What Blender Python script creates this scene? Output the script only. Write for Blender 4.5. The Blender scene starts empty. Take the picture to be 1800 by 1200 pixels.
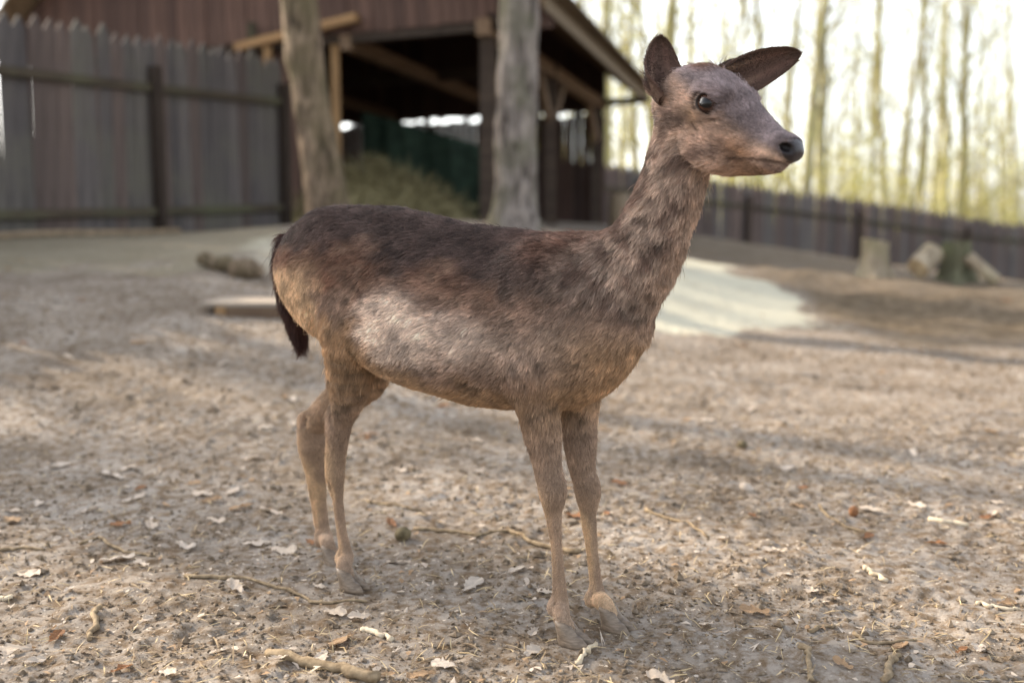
import bpy, bmesh, math, random
import numpy as np
from mathutils import Vector, Matrix, kdtree
R = math.radians
rng = np.random.default_rng(7)
random.seed(7)
scene = bpy.context.scene
col = scene.collection

# ---------------------------------------------------------------- camera
FPX, HOR, CAMH = 1800.0, 395.0, 0.78          # focal length in photo pixels, horizon row, lens height
PITCH = math.atan((600.0 - HOR) / FPX)
cam_d = bpy.data.cameras.new('camera')
cam = bpy.data.objects.new('camera', cam_d); col.objects.link(cam)
cam.location = (0, 0, CAMH)
cam.rotation_euler = (math.pi / 2 - PITCH, 0, 0)
cam_d.sensor_width = 36.0; cam_d.lens = 36.0 * FPX / 1800.0
cam_d.clip_start = 0.05; cam_d.clip_end = 600.0
cam_d.dof.use_dof = True
cam_d.dof.focus_distance = 1.95
cam_d.dof.aperture_fstop = 1.8
scene.camera = cam

# ---------------------------------------------------------------- sky and sun
SUN_DIR = Vector((-0.84, 0.54, 0.0)).normalized()
SUN_EL = R(27)
world = bpy.data.worlds.new('World'); scene.world = world; world.use_nodes = True
wn, wl = world.node_tree.nodes, world.node_tree.links
wn.clear()
sky = wn.new('ShaderNodeTexSky'); sky.sky_type = 'NISHITA'; sky.sun_disc = False
sky.sun_elevation = SUN_EL
sky.sun_rotation = math.atan2(SUN_DIR.x, SUN_DIR.y)
sky.dust_density = 2.5; sky.air_density = 1.0; sky.ozone_density = 1.0
hs = wn.new('ShaderNodeHueSaturation'); hs.inputs['Saturation'].default_value = 0.34
bg = wn.new('ShaderNodeBackground'); bg.inputs['Strength'].default_value = 0.145
wo = wn.new('ShaderNodeOutputWorld')
wl.new(sky.outputs[0], hs.inputs['Color']); wl.new(hs.outputs[0], bg.inputs['Color']); wl.new(bg.outputs[0], wo.inputs['Surface'])
sun_d = bpy.data.lights.new('sun', 'SUN'); sun_d.energy = 2.9; sun_d.angle = R(0.6); sun_d.color = (1.0, 0.84, 0.64)
sun = bpy.data.objects.new('sun', sun_d); col.objects.link(sun)
sv = Vector((SUN_DIR.x * math.cos(SUN_EL), SUN_DIR.y * math.cos(SUN_EL), math.sin(SUN_EL)))
sun.rotation_euler = sv.to_track_quat('Z', 'Y').to_euler()
sun.location = sv * 30
scene.view_settings.view_transform = 'Standard'; scene.view_settings.look = 'None'
scene.view_settings.gamma = 1.0; scene.view_settings.use_curve_mapping = False
scene.view_settings.exposure = 1.85
scene.cycles.use_denoising = True
scene.cycles.max_bounces = 6; scene.cycles.diffuse_bounces = 3; scene.cycles.glossy_bounces = 2
scene.cycles.transmission_bounces = 3; scene.cycles.transparent_max_bounces = 6
scene.cycles.sample_clamp_indirect = 6.0

# ---------------------------------------------------------------- helpers
_fw = np.array([0, math.cos(PITCH), -math.sin(PITCH)]); _up = np.array([0, math.sin(PITCH), math.cos(PITCH)])
CAMP = np.array([0, 0, CAMH])
def ray(u, v): return _fw + np.array([1, 0, 0]) * ((u - 900) / FPX) + _up * ((600 - v) / FPX)
def at(u, v, Y):                              # photo pixel + distance along the view -> point
    r = ray(u, v); return CAMP + r * (Y / r[1])
def srgb(r, g, b, k=1.0):
    f = lambda c: (c / 255 / 12.92 if c / 255 <= 0.04045 else ((c / 255 + 0.055) / 1.055) ** 2.4) * k
    return (f(r), f(g), f(b))
def smooth01(x): x = np.clip(x, 0, 1); return x * x * (3 - 2 * x)
_ng = np.random.default_rng(3); _perm = _ng.permutation(4096); _gv = _ng.random(4096) * 2 - 1
def vnoise(p, f=1.0, seed=0):                 # value noise on an (n,3) array, about -1..1
    q = p * f + 31.7 * seed + 500.0
    i = np.floor(q).astype(np.int64); t = q - i; t = t * t * (3 - 2 * t)
    o = 0
    for dx in (0, 1):
        for dy in (0, 1):
            for dz in (0, 1):
                h = _perm[(_perm[(_perm[(i[:, 0] + dx) % 4096] + i[:, 1] + dy) % 4096] + i[:, 2] + dz) % 4096]
                w = (t[:, 0] if dx else 1 - t[:, 0]) * (t[:, 1] if dy else 1 - t[:, 1]) * (t[:, 2] if dz else 1 - t[:, 2])
                o = o + _gv[h] * w
    return o
def fbm(p, f=1.0, oct=3, seed=0):
    o, a = 0, 1.0
    for k in range(oct): o = o + a * vnoise(p, f * 2 ** k, seed + k); a *= 0.5
    return o

class NT:                                     # small node-tree writer
    def __init__(s, name):
        s.m = bpy.data.materials.new(name); s.m.use_nodes = True
        s.n, s.l = s.m.node_tree.nodes, s.m.node_tree.links
        s.b = s.n['Principled BSDF']; s.out = s.n['Material Output']
        s.b.inputs['Specular IOR Level'].default_value = 0.2
    def put(s, sock, v):
        if hasattr(v, 'node'): s.l.new(v, sock)
        elif isinstance(v, (tuple, list)) and len(v) == 3 and sock.type == 'RGBA': sock.default_value = (*v, 1)
        else: sock.default_value = v
    def coord(s, kind='Object'): return s.n.new('ShaderNodeTexCoord').outputs[kind]
    def geo(s, o='Position'): return s.n.new('ShaderNodeNewGeometry').outputs[o]
    def mapping(s, v, scale=(1, 1, 1), loc=(0, 0, 0)):
        n = s.n.new('ShaderNodeMapping'); s.put(n.inputs['Vector'], v); n.inputs['Scale'].default_value = scale; n.inputs['Location'].default_value = loc
        return n.outputs[0]
    def noise(s, v, scale=5, detail=4, rough=0.55, out='Fac', dist=0.0):
        n = s.n.new('ShaderNodeTexNoise'); s.put(n.inputs['Vector'], v); n.inputs['Scale'].default_value = scale
        n.inputs['Detail'].default_value = detail; n.inputs['Roughness'].default_value = rough; n.inputs['Distortion'].default_value = dist
        return n.outputs[out]
    def voro(s, v, scale=5, out='Distance', rand=1.0):
        n = s.n.new('ShaderNodeTexVoronoi'); s.put(n.inputs['Vector'], v); n.inputs['Scale'].default_value = scale; n.inputs['Randomness'].default_value = rand
        return n.outputs[out]
    def ramp(s, f, stops):
        n = s.n.new('ShaderNodeValToRGB'); s.put(n.inputs['Fac'], f); e = n.color_ramp.elements
        while len(e) < len(stops): e.new(0.5)
        for el, (p, c) in zip(e, stops): el.position = p; el.color = (*c, 1) if not isinstance(c, (int, float)) else (c, c, c, 1)
        return n.outputs['Color']
    def mix(s, f, a, b, kind='MIX'):
        n = s.n.new('ShaderNodeMix'); n.data_type = 'RGBA'; n.blend_type = kind
        s.put(n.inputs['Factor'], f); s.put(n.inputs[6], a); s.put(n.inputs[7], b); return n.outputs[2]
    def math(s, op, a, b=0.0):
        n = s.n.new('ShaderNodeMath'); n.operation = op; s.put(n.inputs[0], a); s.put(n.inputs[1], b); return n.outputs[0]
    def attr(s, name, out='Color', kind='GEOMETRY'):
        n = s.n.new('ShaderNodeAttribute'); n.attribute_name = name; n.attribute_type = kind; return n.outputs[out]
    def rnd(s): return s.n.new('ShaderNodeObjectInfo').outputs['Random']
    def bump(s, h, strength=0.3, dist=0.01):
        n = s.n.new('ShaderNodeBump'); s.put(n.inputs['Height'], h); n.inputs['Strength'].default_value = strength; n.inputs['Distance'].default_value = dist
        s.l.new(n.outputs[0], s.b.inputs['Normal'])
    def set(s, color=None, rough=None, spec=None, **k):
        if color is not None: s.put(s.b.inputs['Base Color'], color)
        if rough is not None: s.put(s.b.inputs['Roughness'], rough)
        if spec is not None: s.b.inputs['Specular IOR Level'].default_value = spec
        return s.m

def link(name, me, mat=None, parent=None):
    o = bpy.data.objects.new(name, me); col.objects.link(o)
    if mat is not None and me is not None and len(me.materials) == 0: me.materials.append(mat)
    if parent is not None: o.parent = parent
    return o
def mesh_np(name, v, f, smooth=True):
    me = bpy.data.meshes.new(name)
    v = np.asarray(v, np.float32); f = np.asarray(f, np.int32); k = f.shape[1]
    me.vertices.add(len(v)); me.vertices.foreach_set('co', v.ravel())
    me.loops.add(f.size); me.loops.foreach_set('vertex_index', f.ravel())
    me.polygons.add(len(f)); me.polygons.foreach_set('loop_start', np.arange(0, f.size, k, dtype=np.int32))
    me.update(calc_edges=True)
    me.polygons.foreach_set('use_smooth', np.full(len(f), smooth))
    return me
def mesh_py(name, v, f, smooth=False):
    me = bpy.data.meshes.new(name); me.from_pydata([tuple(map(float, p)) for p in v], [], f); me.update()
    if smooth: me.polygons.foreach_set('use_smooth', np.ones(len(me.polygons), bool))
    return me
def tag(o, label=None, cat=None, group=None, kind=None):
    if label: o['label'] = label
    if cat: o['category'] = cat
    if group: o['group'] = group
    if kind: o['kind'] = kind
    return o
def empty(name, loc, rz=0.0):
    o = bpy.data.objects.new(name, None); col.objects.link(o); o.location = loc; o.rotation_euler = (0, 0, rz); o.empty_display_size = 0.1
    return o
def box(a, b):                                # axis-aligned box as verts, faces
    (x0, y0, z0), (x1, y1, z1) = a, b
    v = [(x0, y0, z0), (x1, y0, z0), (x1, y1, z0), (x0, y1, z0), (x0, y0, z1), (x1, y0, z1), (x1, y1, z1), (x0, y1, z1)]
    return v, [(0, 3, 2, 1), (4, 5, 6, 7), (0, 1, 5, 4), (1, 2, 6, 5), (2, 3, 7, 6), (3, 0, 4, 7)]
def beam_mesh(name, a, b, w, h, up=(0, 0, 1)):   # squared timber from a to b
    a, b = Vector(a), Vector(b); d = (b - a).normalized(); s = d.cross(Vector(up)).normalized(); u = s.cross(d).normalized()
    v = []
    for p in (a, b):
        for i, j in ((-1, -1), (1, -1), (1, 1), (-1, 1)): v.append(p + s * (w / 2 * i) + u * (h / 2 * j))
    f = [(0, 1, 2, 3), (7, 6, 5, 4), (0, 4, 5, 1), (1, 5, 6, 2), (2, 6, 7, 3), (3, 7, 4, 0)]
    return mesh_py(name, v, f)
def tube_np(pts, rad, n=8, jitter=0.0, cap=True, rs=None):       # round limb through pts
    pts = np.asarray(pts, float); rad = np.asarray(rad, float); m = len(pts)
    t = np.gradient(pts, axis=0); t /= np.linalg.norm(t, axis=1)[:, None] + 1e-9
    ref = np.array([0, 0, 1.0]) if abs(t[0][2]) < 0.9 else np.array([1.0, 0, 0])
    v = []; a = np.linspace(0, 2 * np.pi, n, endpoint=False)
    b1 = np.cross(t[0], ref); b1 /= np.linalg.norm(b1)
    for i in range(m):
        b1 = b1 - t[i] * (b1 @ t[i]); b1 /= np.linalg.norm(b1) + 1e-9
        b2 = np.cross(t[i], b1)
        rr = rad[i] * (1 + (rs.uniform(-jitter, jitter, n) if jitter else 0))
        v.append(pts[i] + (np.cos(a) * rr)[:, None] * b1 + (np.sin(a) * rr)[:, None] * b2)
    v = np.concatenate(v); f = []
    for i in range(m - 1):
        for j in range(n):
            k = (j + 1) % n; f.append((i * n + j, i * n + k, i * n + n + k, i * n + n + j))
    if cap: f.append(tuple(range(n - 1, -1, -1))); f.append(tuple((m - 1) * n + j for j in range(n)))
    return v, f
def merge(parts):
    V, F, o = [], [], 0
    for v, f in parts:
        V.append(np.asarray(v, float).reshape(-1, 3)); F += [tuple(i + o for i in q) for q in f]; o += len(v)
    return np.concatenate(V), F
# ================================================================ terrain
def tps(P, z, lam=1e-4):
    P = np.asarray(P, float); n = len(P); d = np.linalg.norm(P[:, None] - P[None], axis=2)
    K = np.where(d > 0, d * d * np.log(d + 1e-12), 0) + lam * np.eye(n)
    A = np.zeros((n + 3, n + 3)); A[:n, :n] = K; A[:n, n] = 1; A[:n, n + 1:] = P; A[n:, :n] = A[:n, n:].T
    s = np.linalg.solve(A, np.concatenate([z, np.zeros(3)])); return P, s[:n], s[n:]
ctrl = [(x, y, 0.0) for x, y in [(-3, 0), (0, 0), (3, 0), (-1.2, 1.8), (0.2, 1.9), (2, 2), (-.4, 2.5), (0.8, 2.8), (0, 3.2), (2.4, 3.6), (-1.8, 2.6), (5, 3), (-5, 1), (-6, -6), (6, -6), (0, -8)]]
for u, v, d in [(1300, 575, 7.2), (1800, 606, 6.5), (1500, 590, 6.8), (1800, 503, 8.6), (1600, 490, 8.8), (1450, 478, 9.0), (1300, 468, 10), (1215, 455, 11), (1800, 530, 11.5), (1600, 512, 11.5),
                (855, 392, 12.4), (965, 394, 15.7), (1045, 396, 19.7), (700, 396, 13), (600, 392, 17), (0, 470, 7.4), (288, 414, 10.4), (0, 416, 9.35), (490, 399, 12.4), (200, 560, 5.5), (60, 700, 4.0), (500, 560, 5.6),
                (570, 398, 9.0), (905, 400, 9.5), (1000, 470, 8.0), (1000, 430, 24), (1250, 457, 26), (1800, 512, 30), (1500, 480, 28), (2200, 520, 8), (2200, 600, 6)]:
    p = at(u, v, d); ctrl.append((p[0], p[1], p[2]))
ctrl += [(-9, 9, .7), (-9, 4, .45), (-14, 16, .7), (-25, 25, .7), (0, 34, .2), (-8, 24, .75), (24, 44, -1.2), (12, 60, -.8), (-40, 60, .5), (60, 60, -1.2), (60, 0, -.3), (-60, 0, .3), (0, 120, 0), (-120, 120, 0), (120, 120, -1), (14, 4, -.05), (14, -4, 0), (-14, -4, .2)]
_tp, _tw, _ta = tps([c[:2] for c in ctrl], np.array([c[2] for c in ctrl]))
def gz(x, y):
    x, y = np.broadcast_arrays(np.asarray(x, float), np.asarray(y, float)); sh = x.shape
    x = np.clip(x.ravel(), -110, 110); y = np.clip(y.ravel(), -9, 118); o = np.full(len(x), _ta[0]) + _ta[1] * x + _ta[2] * y
    for (px, py), w in zip(_tp, _tw):
        r2 = (x - px) ** 2 + (y - py) ** 2; o += w * 0.5 * r2 * np.log(r2 + 1e-12)
    return o.reshape(sh)
def G(x, y): return float(gz(x, y))
def hit(u, v, y0=1.0, y1=60.0):               # pixel -> point on the terrain
    r = ray(u, v); ys = np.concatenate([np.arange(y0, 8, .02), np.arange(8, y1, .06)]); p = CAMP[None] + r[None] * (ys / r[1])[:, None]
    below = p[:, 2] < gz(p[:, 0], p[:, 1]); i = int(np.argmax(below)) if below.any() else len(ys) - 1
    return p[i]
def inside(px, py, poly):
    poly = np.asarray(poly); r = np.zeros(len(px), bool); j = len(poly) - 1
    for i in range(len(poly)):
        (xi, yi), (xj, yj) = poly[i][:2], poly[j][:2]
        c = ((yi > py) != (yj > py)) & (px < (xj - xi) * (py - yi) / (yj - yi + 1e-12) + xi); r ^= c; j = i
    return r
def grow(a, b, s0, k=1.09, smax=8):
    o = [a]; s = s0
    while abs(o[-1] - a) < abs(b - a): o.append(o[-1] + math.copysign(s, b - a)); s = min(s * k, smax)
    return o[1:]
xs = np.array(grow(-1.55, -160, .012)[::-1] + list(np.arange(-1.55, 1.75, .0085)) + grow(1.75, 160, .012))
ys = np.array(grow(1.25, -30, .02)[::-1] + list(np.arange(1.25, 3.6, .0085)) + grow(3.6, 190, .010, 1.012, 3))
GX, GY = np.meshgrid(xs, ys, indexing='ij'); X, Y = GX.ravel(), GY.ravel()
Z = gz(X, Y)
p3 = np.stack([X, Y, np.zeros_like(X)], 1)
near_w = 1 - smooth01((np.hypot(X, Y) - 16) / 10)
micro = .010 * fbm(p3, 2.1, 2, 60) + .0035 * fbm(p3, 11, 2, 61)
cr = fbm(p3, 38, 3, 64); micro += .0048 * np.maximum(cr, -.4) * (0.5 + .9 * smooth01(.5 + .9 * fbm(p3, 2.2, 2, 66)))
micro += .0045 * np.maximum(fbm(p3, 24, 2, 67) - .25, 0) * 2
Z2 = Z + micro * near_w
for hp in [(.115, 1.89), (.20, 1.965), (-.34, 2.19), (-.41, 2.36)]:
    k = np.exp(-((X - hp[0]) ** 2 + (Y - hp[1]) ** 2) / .055 ** 2); Z2 = Z2 * (1 - k) + (Z - .002) * k
def poly_px(L): return [hit(u, v) for u, v in L]
jx, jy = X + .16 * fbm(p3, 2.2, 3, 71), Y + .45 * fbm(p3, 1.8, 3, 75)
def area_mask(L, spread=.35):
    P = poly_px(L); o = np.zeros(len(X), np.float32); far = Y > 3.2
    for k in range(9): o[far] += inside(jx[far] + spread * .7 * math.cos(k * 2.4) * (k / 8) ** .5, jy[far] + spread * 1.6 * math.sin(k * 2.4) * (k / 8) ** .5, P)
    return o / 9
pale = area_mask([(1100, 560), (1165, 572), (1230, 580), (1300, 576), (1380, 586), (1462, 572), (1425, 542), (1350, 502), (1285, 470), (1215, 455), (1080, 452)])
pale2 = area_mask([(400, 424), (520, 404), (600, 402), (620, 520), (520, 522), (440, 500)])
moss = area_mask([(-200, 470), (-200, 408), (290, 410), (520, 400), (450, 452), (330, 474), (150, 476)])
dark = area_mask([(1465, 574), (1380, 500), (1330, 478), (1500, 498), (1640, 512), (1900, 522), (1900, 612), (1700, 612), (1560, 600)])
dark = np.maximum(dark, .75 * area_mask([(1180, 446), (1215, 453), (1285, 468), (1350, 500), (1425, 540), (1465, 572), (1600, 560), (1900, 560), (1900, 505), (1640, 488), (1450, 470), (1310, 462)]))
dark = np.maximum(dark, .8 * smooth01((Y - 9.2) / 1.2) * smooth01((X - .12 * Y) / .6) * (Y < 34)) * (1 - pale)
# distant ground behind the fences is leaf litter
Z2 = Z2 + dark * (.035 * fbm(p3, 3.5, 3, 93) + .02 * np.maximum(fbm(p3, 9, 2, 95), 0))
nx, ny = len(xs), len(ys)
I = np.arange(nx * ny).reshape(nx, ny); Fq = np.stack([I[:-1, :-1], I[1:, :-1], I[1:, 1:], I[:-1, 1:]], -1).reshape(-1, 4)
gm = mesh_np('ground', np.stack([X, Y, Z2], 1), Fq)
a = gm.attributes.new('cover', 'FLOAT_COLOR', 'POINT'); a.data.foreach_set('color', np.stack([np.clip(pale + .5 * pale2, 0, 1), moss, dark, np.ones_like(pale)], 1).astype(np.float32).ravel())
m = NT('trodden_soil'); q = m.geo()
sep = m.n.new('ShaderNodeSeparateColor'); m.l.new(m.attr('cover'), sep.inputs[0])
base = m.ramp(m.noise(q, 2.3, 5, .6), [(.30, srgb(116, 106, 95)), (.5, srgb(140, 131, 121)), (.68, srgb(156, 149, 141))])
base = m.mix(m.ramp(m.noise(q, 28, 4, .7), [(.42, 0.0), (.62, 1.0)]), base, m.mix(1.0, base, srgb(190, 172, 150), 'MULTIPLY'))
base = m.mix(m.ramp(m.noise(q, 120, 3, .7), [(.58, 0.0), (.72, .75)]), base, srgb(96, 80, 64))
base = m.mix(m.ramp(m.noise(m.mapping(q, (1, 1, 1), (7, 3, 1)), 75, 3, .6), [(.64, 0.0), (.70, .8)]), base, srgb(206, 194, 178))
def broken(mask, sc, lo=.42, hi=.60): return m.ramp(m.math('ADD', m.math('MULTIPLY', mask, .62), m.math('MULTIPLY', m.noise(q, sc, 6, .7), .42)), [(lo, 0.0), (hi, .94)])
base = m.mix(m.math('MULTIPLY', broken(sep.outputs[1], 7), .72), base, srgb(134, 126, 106))
base = m.mix(m.math('MULTIPLY', broken(sep.outputs[0], 10), m.ramp(m.noise(q, 4, 5, .7), [(.25, .6), (.5, 1.0)])), base, srgb(190, 185, 165))
base = m.mix(m.math('MULTIPLY', sep.outputs[2], m.ramp(m.noise(q, 7, 5, .65), [(.3, .8), (.55, 1.0)])), base, m.ramp(m.noise(q, 14, 4), [(.35, srgb(78, 66, 50)), (.65, srgb(116, 102, 84))]))
m.set(base, 0.95, 0.1)
m.bump(m.math('ADD', m.noise(q, 190, 4, .7), m.math('MULTIPLY', m.noise(q, 55, 4, .7), 1.5)), 0.55, 0.006)
ground = tag(link('ground', gm, m.m), kind='structure')
M_SOIL = m.m

# ================================================================ materials of wood, bark, leaves
def wood(name, c0, c1, moss=None, along=2, rough=.8):
    m = NT(name); q = m.coord(); sc = [26, 26, 26]; sc[along] = 1.6
    base = m.ramp(m.noise(m.mapping(q, sc), 1.0, 5, .6, dist=.6), [(.28, c0), (.72, c1)])
    base = m.mix(1.0, base, m.ramp(m.rnd(), [(0, (.70, .70, .72)), (.5, (.97, .96, .95)), (1, (1.2, 1.17, 1.15))]), 'MULTIPLY')
    if moss: base = m.mix(m.ramp(m.noise(m.geo(), 1.4, 4, .6), [(.45, 0.0), (.68, .65)]), base, moss)
    m.set(base, rough, .2); m.bump(m.noise(m.mapping(q, sc), 1.0, 5, .7), .5, .006); return m.m
M_FENCE = wood('weathered_fence_wood', srgb(66, 62, 62), srgb(108, 102, 100), srgb(98, 95, 84))
M_FENCE2 = wood('brown_fence_wood', srgb(68, 59, 56), srgb(106, 94, 89))
M_RAIL = wood('mossy_rail_wood', srgb(46, 40, 34), srgb(82, 74, 62), srgb(90, 92, 70), along=0)
M_POST = wood('dark_post_wood', srgb(44, 36, 32), srgb(82, 70, 60))
M_BARN = wood('brown_barn_board', srgb(62, 46, 41), srgb(100, 79, 70))
M_BEAM = wood('old_barn_beam', srgb(82, 66, 54), srgb(136, 114, 92), along=0)
M_RAW = wood('raw_pale_timber', srgb(112, 88, 62), srgb(158, 128, 92), along=0)
M_ROOF = wood('grey_roof_board', srgb(92, 80, 66), srgb(146, 130, 108), along=1)
def bark(name, c0, c1, moss, k=1.0):
    m = NT(name); q = m.geo()
    w = m.noise(m.mapping(q, (9 * k, 9 * k, 2.4 * k)), 1.6, 6, .65, dist=.8)
    c = m.ramp(w, [(.36, c0), (.60, c1)])
    c = m.mix(m.ramp(m.noise(q, 2.6, 4), [(.45, 0.0), (.65, .8)]), c, moss)
    m.set(c, .9, .12); m.bump(w, 1.0, .06); return m.m
M_BARK = bark('grey_brown_bark', srgb(52, 43, 36), srgb(152, 132, 112), srgb(104, 94, 72))
M_BARK2 = bark('lichen_grey_bark', srgb(62, 55, 51), srgb(152, 142, 134), srgb(102, 100, 82))
M_WOODBARK = bark('pale_green_bark', srgb(112, 106, 80), srgb(172, 164, 128), srgb(164, 162, 112))
def leafmat(name, c0, c1, tr=.5):
    m = NT(name); c = m.ramp(m.noise(m.geo(), 1.7, 3), [(.35, c0), (.65, c1)]); m.set(c, .6, .2)
    t = m.n.new('ShaderNodeBsdfTranslucent'); m.l.new(c, t.inputs['Color']); x = m.n.new('ShaderNodeMixShader'); x.inputs[0].default_value = tr
    m.l.new(m.b.outputs[0], x.inputs[1]); m.l.new(t.outputs[0], x.inputs[2]); m.l.new(x.outputs[0], m.out.inputs['Surface']); return m.m
M_LEAF = leafmat('spring_leaf', srgb(150, 150, 84), srgb(204, 196, 120))
M_LEAF2 = leafmat('dark_spring_leaf', srgb(130, 132, 78), srgb(184, 178, 112))

# ================================================================ fences
def picket_mesh(w, h, t=.022):
    x = w / 2; prof = [(-x, -.25), (x, -.25), (x, h - w * .75), (x * .12, h), (-x * .12, h), (-x, h - w * .75)]
    V = [(a, -t / 2, b) for a, b in prof] + [(a, t / 2, b) for a, b in prof]; n = len(prof)
    F = [tuple(range(n)), tuple(range(2 * n - 1, n - 1, -1))] + [(i, i + n, (i + 1) % n + n, (i + 1) % n) for i in range(n)]
    return mesh_py('picket', V, F)
def fence(name, label, A, B, n, hgt, posts, mats, side, rail_z, gap=.006, group=None, rs=None):
    """A..B plan line; pickets behind, rails and posts on the yard side"""
    rs = rs or random.Random(5); A, B = Vector(A), Vector(B); d = B - A; L = d.length; d.normalize(); ang = math.atan2(d.y, d.x); nrm = Vector((d.y, -d.x)) * side
    root = empty(name, (A.x, A.y, G(A.x, A.y)), 0); tag(root, label, 'fence')
    w = L / n; ms = [picket_mesh(w - gap * k, hgt) for k in (0.2, .5, 1.3)]
    for mm_ in ms: mm_.materials.append(mats[0])
    for i in range(n):
        s = (i + .5) * w; p = A + d * s; j = rs.choice([0, 0, 0, 1, 1, 2])
        o = link('picket', ms[j], None, root); o.location = Vector((p.x, p.y, G(p.x, p.y) + rs.uniform(-.05, .04))) - root.location
        o.rotation_euler = (rs.uniform(-.012, .012), rs.uniform(-.012, .012), ang + rs.uniform(-.02, .02))
        if rs.random() < .45: o.material_slots[0].link = 'OBJECT'; o.material_slots[0].material = mats[1]
    st = [0.0] + posts + [L]
    for a, b in zip(st[:-1], st[1:]):
        for rz in rail_z:
            pa, pb = A + d * a + nrm * .05, A + d * b + nrm * .05
            o = link('rail', None or beam_mesh('rail', (0, 0, 0), (b - a - .02, 0, 0), .06, .085), M_RAIL, root)
            za, zb = G(pa.x, pa.y) + rz, G(pb.x, pb.y) + rz
            o.location = Vector((pa.x, pa.y, za)) - root.location; o.rotation_euler = (0, -math.atan2(zb - za, b - a), ang)
    for s in posts:
        p = A + d * s + nrm * .085
        o = link('post', beam_mesh('post', (0, 0, -.3), (0, 0, hgt - .32), .10, .10, (1, 0, 0)), M_POST, root); o.location = Vector((p.x, p.y, G(p.x, p.y))) - root.location
        o.rotation_euler = (0, rs.uniform(-.015, .015), ang)
    return root
def plan(u, d): return ((u - 900) / FPX * d * 1.0, d)
fA_, fB_ = Vector(plan(0, 9.35)), Vector(plan(503, 12.9)); fd = (fB_ - fA_).normalized(); fA0 = fA_ - fd * 6.6
LF = (fB_ - fA0).length
def along(u, A, B):                           # distance along A..B at photo column u
    k = (u - 900) / FPX; d = (B - A); t = (k * A.y - A.x) / (d.x - k * d.y); return t * d.length
fence('picket_fence', 'weathered grey picket fence with pointed boards running from the barn front', fA0, fB_, int(LF / .155), 2.06, [1.2, 3.6, along(-210, fA0, fB_), along(279, fA0, fB_), along(497, fA0, fB_)], (M_FENCE, M_FENCE2), 1, (.24, 1.52), rs=random.Random(4))
rA, rB = Vector(plan(940, 23.6)), Vector(plan(1900, 31.5))
fence('picket_fence', 'long dark picket fence with mossy rail, standing below the tall wood', rA, rB, 98, 2.0, [along(u, rA, rB) for u in (1120, 1310, 1506, 1694)], (M_FENCE2, M_FENCE), 1, (.22, 1.42), rs=random.Random(9))
# pale pole on the ground along the fence foot
pts = [np.array((*((fA_ + fd * s + Vector((fd.y, -fd.x)) * .32)), 0)) for s in np.linspace(-.3, 1.9, 8)]
for p in pts: p[2] = G(p[0], p[1]) + .03
v, f = tube_np(pts, [.035] * 8, 8); tag(link('pole', mesh_py('pole', v, f, True), M_ROOF), 'pale barked pole lying along the foot of the grey picket fence', 'pole')

# ================================================================ the open barn
BO = np.array([-.31, 12.3, .76]); BA = np.array([-.908, .418, 0]); BB = np.array([.252, .968, 0]); BA /= np.linalg.norm(BA); BB /= np.linalg.norm(BB)
def bp(i, j, z): return Vector(BA * i + BB * j + np.array([0, 0, z - BO[2]]))
barn = empty('open_barn', BO); tag(barn, 'brown timber barn with boarded gable and open post-and-beam side', 'barn')
def btimber(name, a, b, w, h, mat=M_BEAM, par=None): 
    A_, B_ = bp(*a), bp(*b); L = (B_ - A_).length
    me = beam_mesh(name, (0, 0, 0), (L, 0, 0), w, h); o = link(name, me, mat, par or barn)
    o.location = A_; o.rotation_euler = (B_ - A_).to_track_quat('X', 'Z').to_euler(); return o
PIT = math.tan(R(36)); EZ = 3.25; WID, OVH, LEN = 7.5, .86, 7.9
def roof_z(i): return EZ + min(i + OVH, WID + OVH - i) * PIT
bw = .165; rs = random.Random(3)
def board(i0, i1, j, z0, zt0, zt1, mat=M_BARN):
    A_ = bp(0, 0, 0); x = BA; v = []
    for dj in (0, .024):
        for i, z in ((i0, z0), (i1, z0), (i1, zt1), (i0, zt0)): v.append(Vector(BA * (i - i0) + BB * dj) + Vector((0, 0, z - z0)))
    o = link('board', mesh_py('board', v, [(0, 1, 2, 3), (7, 6, 5, 4), (0, 4, 5, 1), (1, 5, 6, 2), (2, 6, 7, 3), (3, 7, 4, 0)]), mat, barn)
    o.location = bp(i0, j, z0); return o
i = -.02
while i < WID:
    w = bw * rs.uniform(.85, 1.15); z0 = 3.14 + rs.uniform(-.015, .015)
    board(i, i + w - .006, rs.uniform(-.008, .008), z0, roof_z(i) - .1, roof_z(i + w) - .1); i += w
for k in range(7):                            # side boards over the plate, right of the gable
    i = -.02 - (k + 1) * .12
    board(i, i + .114, 0, max(roof_z(i) - .55, 3.0), roof_z(i) - .12, roof_z(i + .114) - .12)
i = 2.72                                      # closed front left of the opening
while i < WID:
    w = bw * rs.uniform(.85, 1.15); board(i, i + w - .008, .10 + rs.uniform(-.008, .008), .62, 3.0, 3.0); i += w
i = -.1                                       # back wall, with a slit of daylight under the upper boards
while i < WID:
    w = bw * rs.uniform(.8, 1.2); board(i, i + w - .012, LEN, .5, 2.865 + rs.uniform(-.05, .06), 2.865 + rs.uniform(-.05, .06)); i += w
i = -.1
while i < WID:
    w = bw * rs.uniform(.85, 1.15); z0 = 2.925 + rs.uniform(-.03, .03) - (.2 if rs.random() < .3 else 0); board(i, i + w - .002, LEN + .03, z0, roof_z(i) - .1, roof_z(i + w) - .1); i += w
j = .1
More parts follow.
